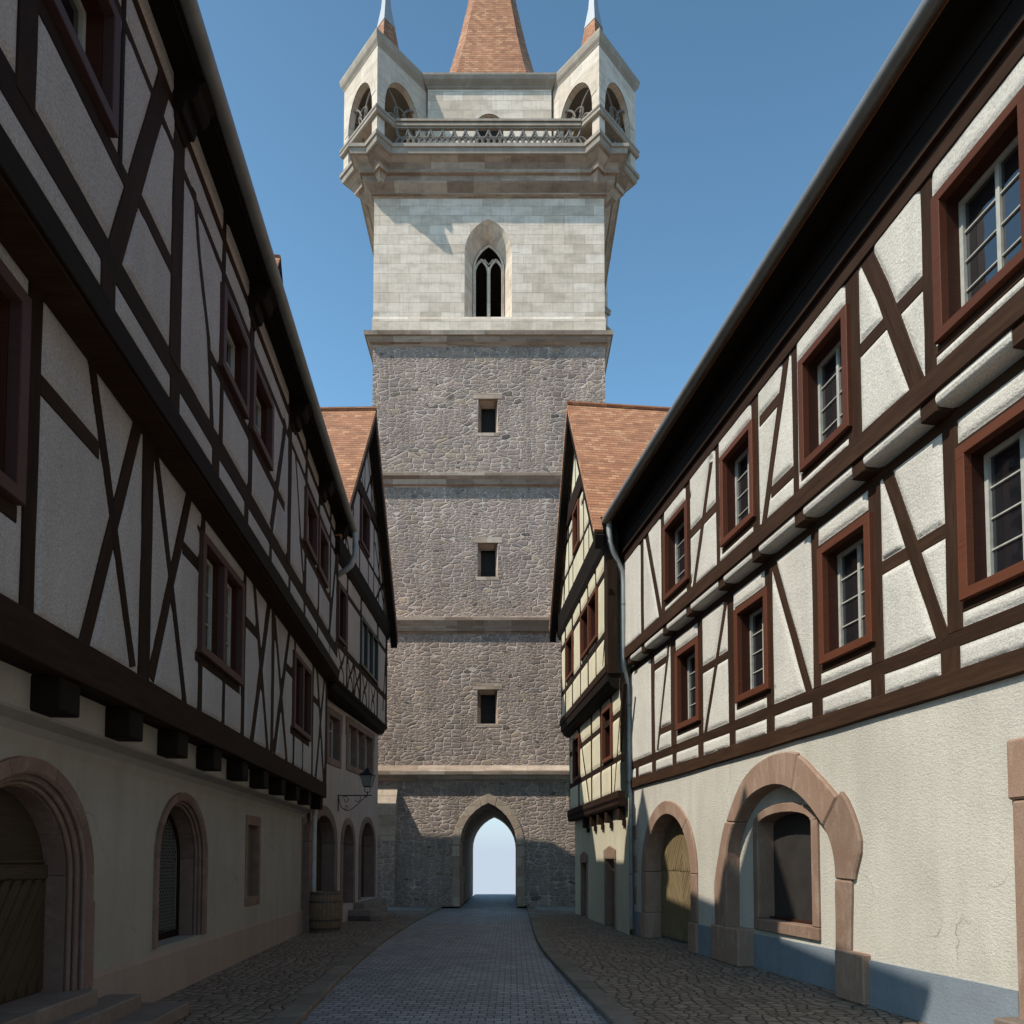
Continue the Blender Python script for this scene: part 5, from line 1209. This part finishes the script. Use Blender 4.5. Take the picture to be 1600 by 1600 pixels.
sheet([(.85,22.4),(5,22.4),(5,24.4),(.68,24.4)],.004,'paving_strip_right',M['slab']); sheet([(-2.85,22.4),(-2.72,24.4),(-6.5,24.4),(-6.5,22.4)],.004,'paving_strip_left',M['slab'])
mb=MB(); ys=[-600,-12,24.45,34.5,40,60,200,700,2500]; zs=[-.12,-.12,-.12,-.12,-1.2,-6,-30,-75,-260]; xs=[-1500,-200,-20,20,200,1500]
for i in range(len(ys)-1):
    for j in range(len(xs)-1): mb.face([(xs[j],ys[i],zs[i]),(xs[j+1],ys[i],zs[i]),(xs[j+1],ys[i+1],zs[i+1]),(xs[j],ys[i+1],zs[i+1])])
g=mb.build('ground',M['earth'],fix=True); g['kind']='structure'
# ================================================================ STEPS
def steps(P,c,tops,name,label,mat):
    o=thing(name,tuple(P.P(c,0,.4)),label,'steps')
    for i,(s0_,s1_,z0_,z1_,d1_) in enumerate(tops):
        mb=MB(); L=s1_-s0_; n=max(1,round(abs(L)/.8)); 
        for k in range(n): mb.pbox(P,s0_+L*k/n+.003,s0_+L*(k+1)/n-.003,z0_,z1_,-.45 if i==0 else .0,d1_)
        mb.build('step',mat,o,bevel=.012)
    return o
e0=cD-RD
steps(GL,cD,[(e0-.1,cD+RD-.12,0,.42,.16),(e0-.5,7.0,0,.285,.34),(e0-.9,7.32,0,.14,.68)],'stone_steps','three worn stone steps below the arched door at the lower left corner',M['step'])
steps(GL2,20,[(19.2,21.6,0,.44,.30),(18.7,20.5,0,.28,.62),(18.7,20.2,0,.14,.92)],'stone_steps','small stone steps behind the barrel at the pinkish house',M['step'])
steps(GR,eL,[(eL-2.,eL+.06,0,.285,.24)],'stone_steps','single stone doorstep at the lower right edge',M['step'])
# ================================================================ BARREL
def barrel():
    c=gp(507,1455); c=(c[0],c[1]+.0); h=thing('barrel',(c[0],c[1],0),'old wooden barrel standing beside the drainpipe at the house corner','barrel')
    H=.90; n=26; mb=MB()
    def rad(z): t=(z/H-.5)*2; return .395-.055*t*t
    for k in range(n):
        a0=2*math.pi*(k+.04)/n; a1=2*math.pi*(k+.96)/n; R=[]; 
        for i in range(11):
            z=H*i/10; r=rad(z); R.append([(c[0]+rr*math.cos(a),c[1]+rr*math.sin(a),z) for rr,a in ((r,a0),(r+.002,(a0+a1)/2),(r,a1),(r-.03,a1),(r-.03,a0))])
        mb.rings(R)
    b=mb.build('stave',M['barrel'],h,fix=True); b.name='staves'
    for z,w in ((.05,.05),(.25,.04),(.66,.04),(.83,.05)):
        mb=MB(); R=[]
        for zz,e in ((z-.005,.0),(z-.005,.008),(z+w,.008),(z+w,.0)):
            r=rad(zz)+e; R.append([(c[0]+r*math.cos(2*math.pi*k/40),c[1]+r*math.sin(2*math.pi*k/40),zz) for k in range(40)])
        mb.rings(R,False); mb.build('hoop',M['hoop'],h,smooth=True)
    mb=MB(); mb.tube([(c[0],c[1],.82),(c[0],c[1],.85)],.33,30); mb.build('lid',M['barrel'],h)
barrel()
# ================================================================ WALL LANTERN
def lantern():
    P=GL2; s_,zm=P.at(528,1243); p0=P.P(s_,zm,0); h=thing('wall_lantern',tuple(p0),'black iron street lantern on a scrolled wall bracket at the pinkish house','street lamp')
    # bracket reaches out over the street
    n=P.n; up=Vector((0,0,1)); L=54*p0.y/1100.
    mb=MB(); q=lambda a,b: p0+n*a+up*b
    mb.tube([q(0,0),q(L,0)],.014,8); mb.tube([q(.01,.02),q(.01,-.40)],.016,8)
    arc=[q(.02+.72*L*(1-math.cos(t)) ,-.36*math.sin(t)*1.0-.0) for t in [math.pi*k/16*.98 for k in range(17)]]
    mb.tube([q(.01+(L*.83)*k/16,-.38*math.sin(math.pi*(k/16)**.6)) for k in range(17)],.010,6)
    def scroll(cx_,cz_,r,t0,t1,m=18): mb.tube([q(cx_+r*(1-.045*k)*math.cos(t0+(t1-t0)*k/m),cz_+r*(1-.045*k)*math.sin(t0+(t1-t0)*k/m)) for k in range(m+1)],.008,6)
    scroll(.20,-.11,.10,2.6,-4.5); scroll(.21,-.29,.07,-2.6,3.5); scroll(L*.55,-.10,.13,.9,-2.5); scroll(L*.83,-.035,.04,3,-3)
    mb.build('bracket',M['iron'],h)
    b=q(L*.87,0); m2=MB(); m2.tube([b,b+up*.10],.012,6)
    for sg in (-1,1): m2.tube([b+up*.06,b+up*.10+n*sg*.07,b+up*.18+n*sg*.07,b+up*.24+n*sg*.055],.008,6)
    t=P.t
    def sqr(z,r): return [b+up*z+n*(r*a)+t*(r*c) for a,c in ((-1,-1),(1,-1),(1,1),(-1,1))]
    R0,R1=sqr(.22,.085),sqr(.50,.145)
    for k in range(4):
        m2.tube([R0[k],R1[k]],.008,5); m2.tube([R0[k],R0[(k+1)%4]],.008,5); m2.tube([R1[k],R1[(k+1)%4]],.011,5)
    m2.build('lantern_frame',M['iron'],h)
    m3=MB(); m3.rings([sqr(.50,.165),sqr(.52,.165),sqr(.60,.07),sqr(.66,.05),sqr(.70,.012)]); m3.build('lantern_cap',M['iron'],h,fix=True)
    m4=MB(); m4.rings([sqr(.225,.08),sqr(.495,.138)]); m4.build('lantern_glass',M['lampg'],h,fix=True)
lantern()
# ================================================================ LIGHT, SKY, CAMERA
sd=Vector((2.02,1.,-2.63)).normalized()
L=bpy.data.lights.new('sun','SUN'); L.energy=5.; L.angle=math.radians(.55); L.color=(1.,.93,.82)
so=bpy.data.objects.new('sun',L); so.rotation_euler=sd.to_track_quat('-Z','Y').to_euler(); COL.objects.link(so)
w=bpy.data.worlds.new('World'); scene.world=w; w.use_nodes=True; nt=w.node_tree; nt.nodes.clear(); k=N(nt)
sky=k.n('TexSky'); sky.sky_type='NISHITA'; sky.sun_disc=False; sky.sun_elevation=math.asin(-sd.z); sky.sun_rotation=math.atan2(-sd.x,-sd.y); sky.altitude=300; sky.air_density=1.; sky.dust_density=.8; sky.ozone_density=1.0
tc=k.n('TexCoord'); sx=k.n('SeparateXYZ'); k.l(tc.outputs['Generated'],sx.inputs[0])
fac=k.ramp(k.m('MULTIPLY_ADD',sx.outputs[2],1.6,.5),[(.52,1.),(.9,0.)])
col=k.mix(fac,k.mix(1.,k.mix(1.,sky.outputs[0],(.97,1.32,1.29),'MULTIPLY'),k.ramp(sx.outputs[2],[(.5,1.30),(.82,.82)]),'MULTIPLY'),(3.85,4.5,5.35))
bg=k.n('Background'); k.l(col,bg.inputs[0]); bg.inputs['Strength'].default_value=.15
o=k.n('OutputWorld'); k.l(bg.outputs[0],o.inputs[0])
cam=bpy.data.cameras.new('camera'); co=bpy.data.objects.new('camera',cam); COL.objects.link(co); scene.camera=co
co.location=(0,0,CH); co.rotation_euler=(math.pi/2+PT,0,0); cam.sensor_width=36; cam.lens=36*F/1600; cam.shift_x=0; cam.shift_y=(Y0-800)/1600; cam.clip_end=5000; cam.clip_start=.05
scene.render.resolution_x=scene.render.resolution_y=1024
vs=scene.view_settings; vs.view_transform='Standard'; vs.look='None'; vs.exposure=0; vs.gamma=1
scene.render.engine='CYCLES'; scene.cycles.max_bounces=6; scene.cycles.diffuse_bounces=3
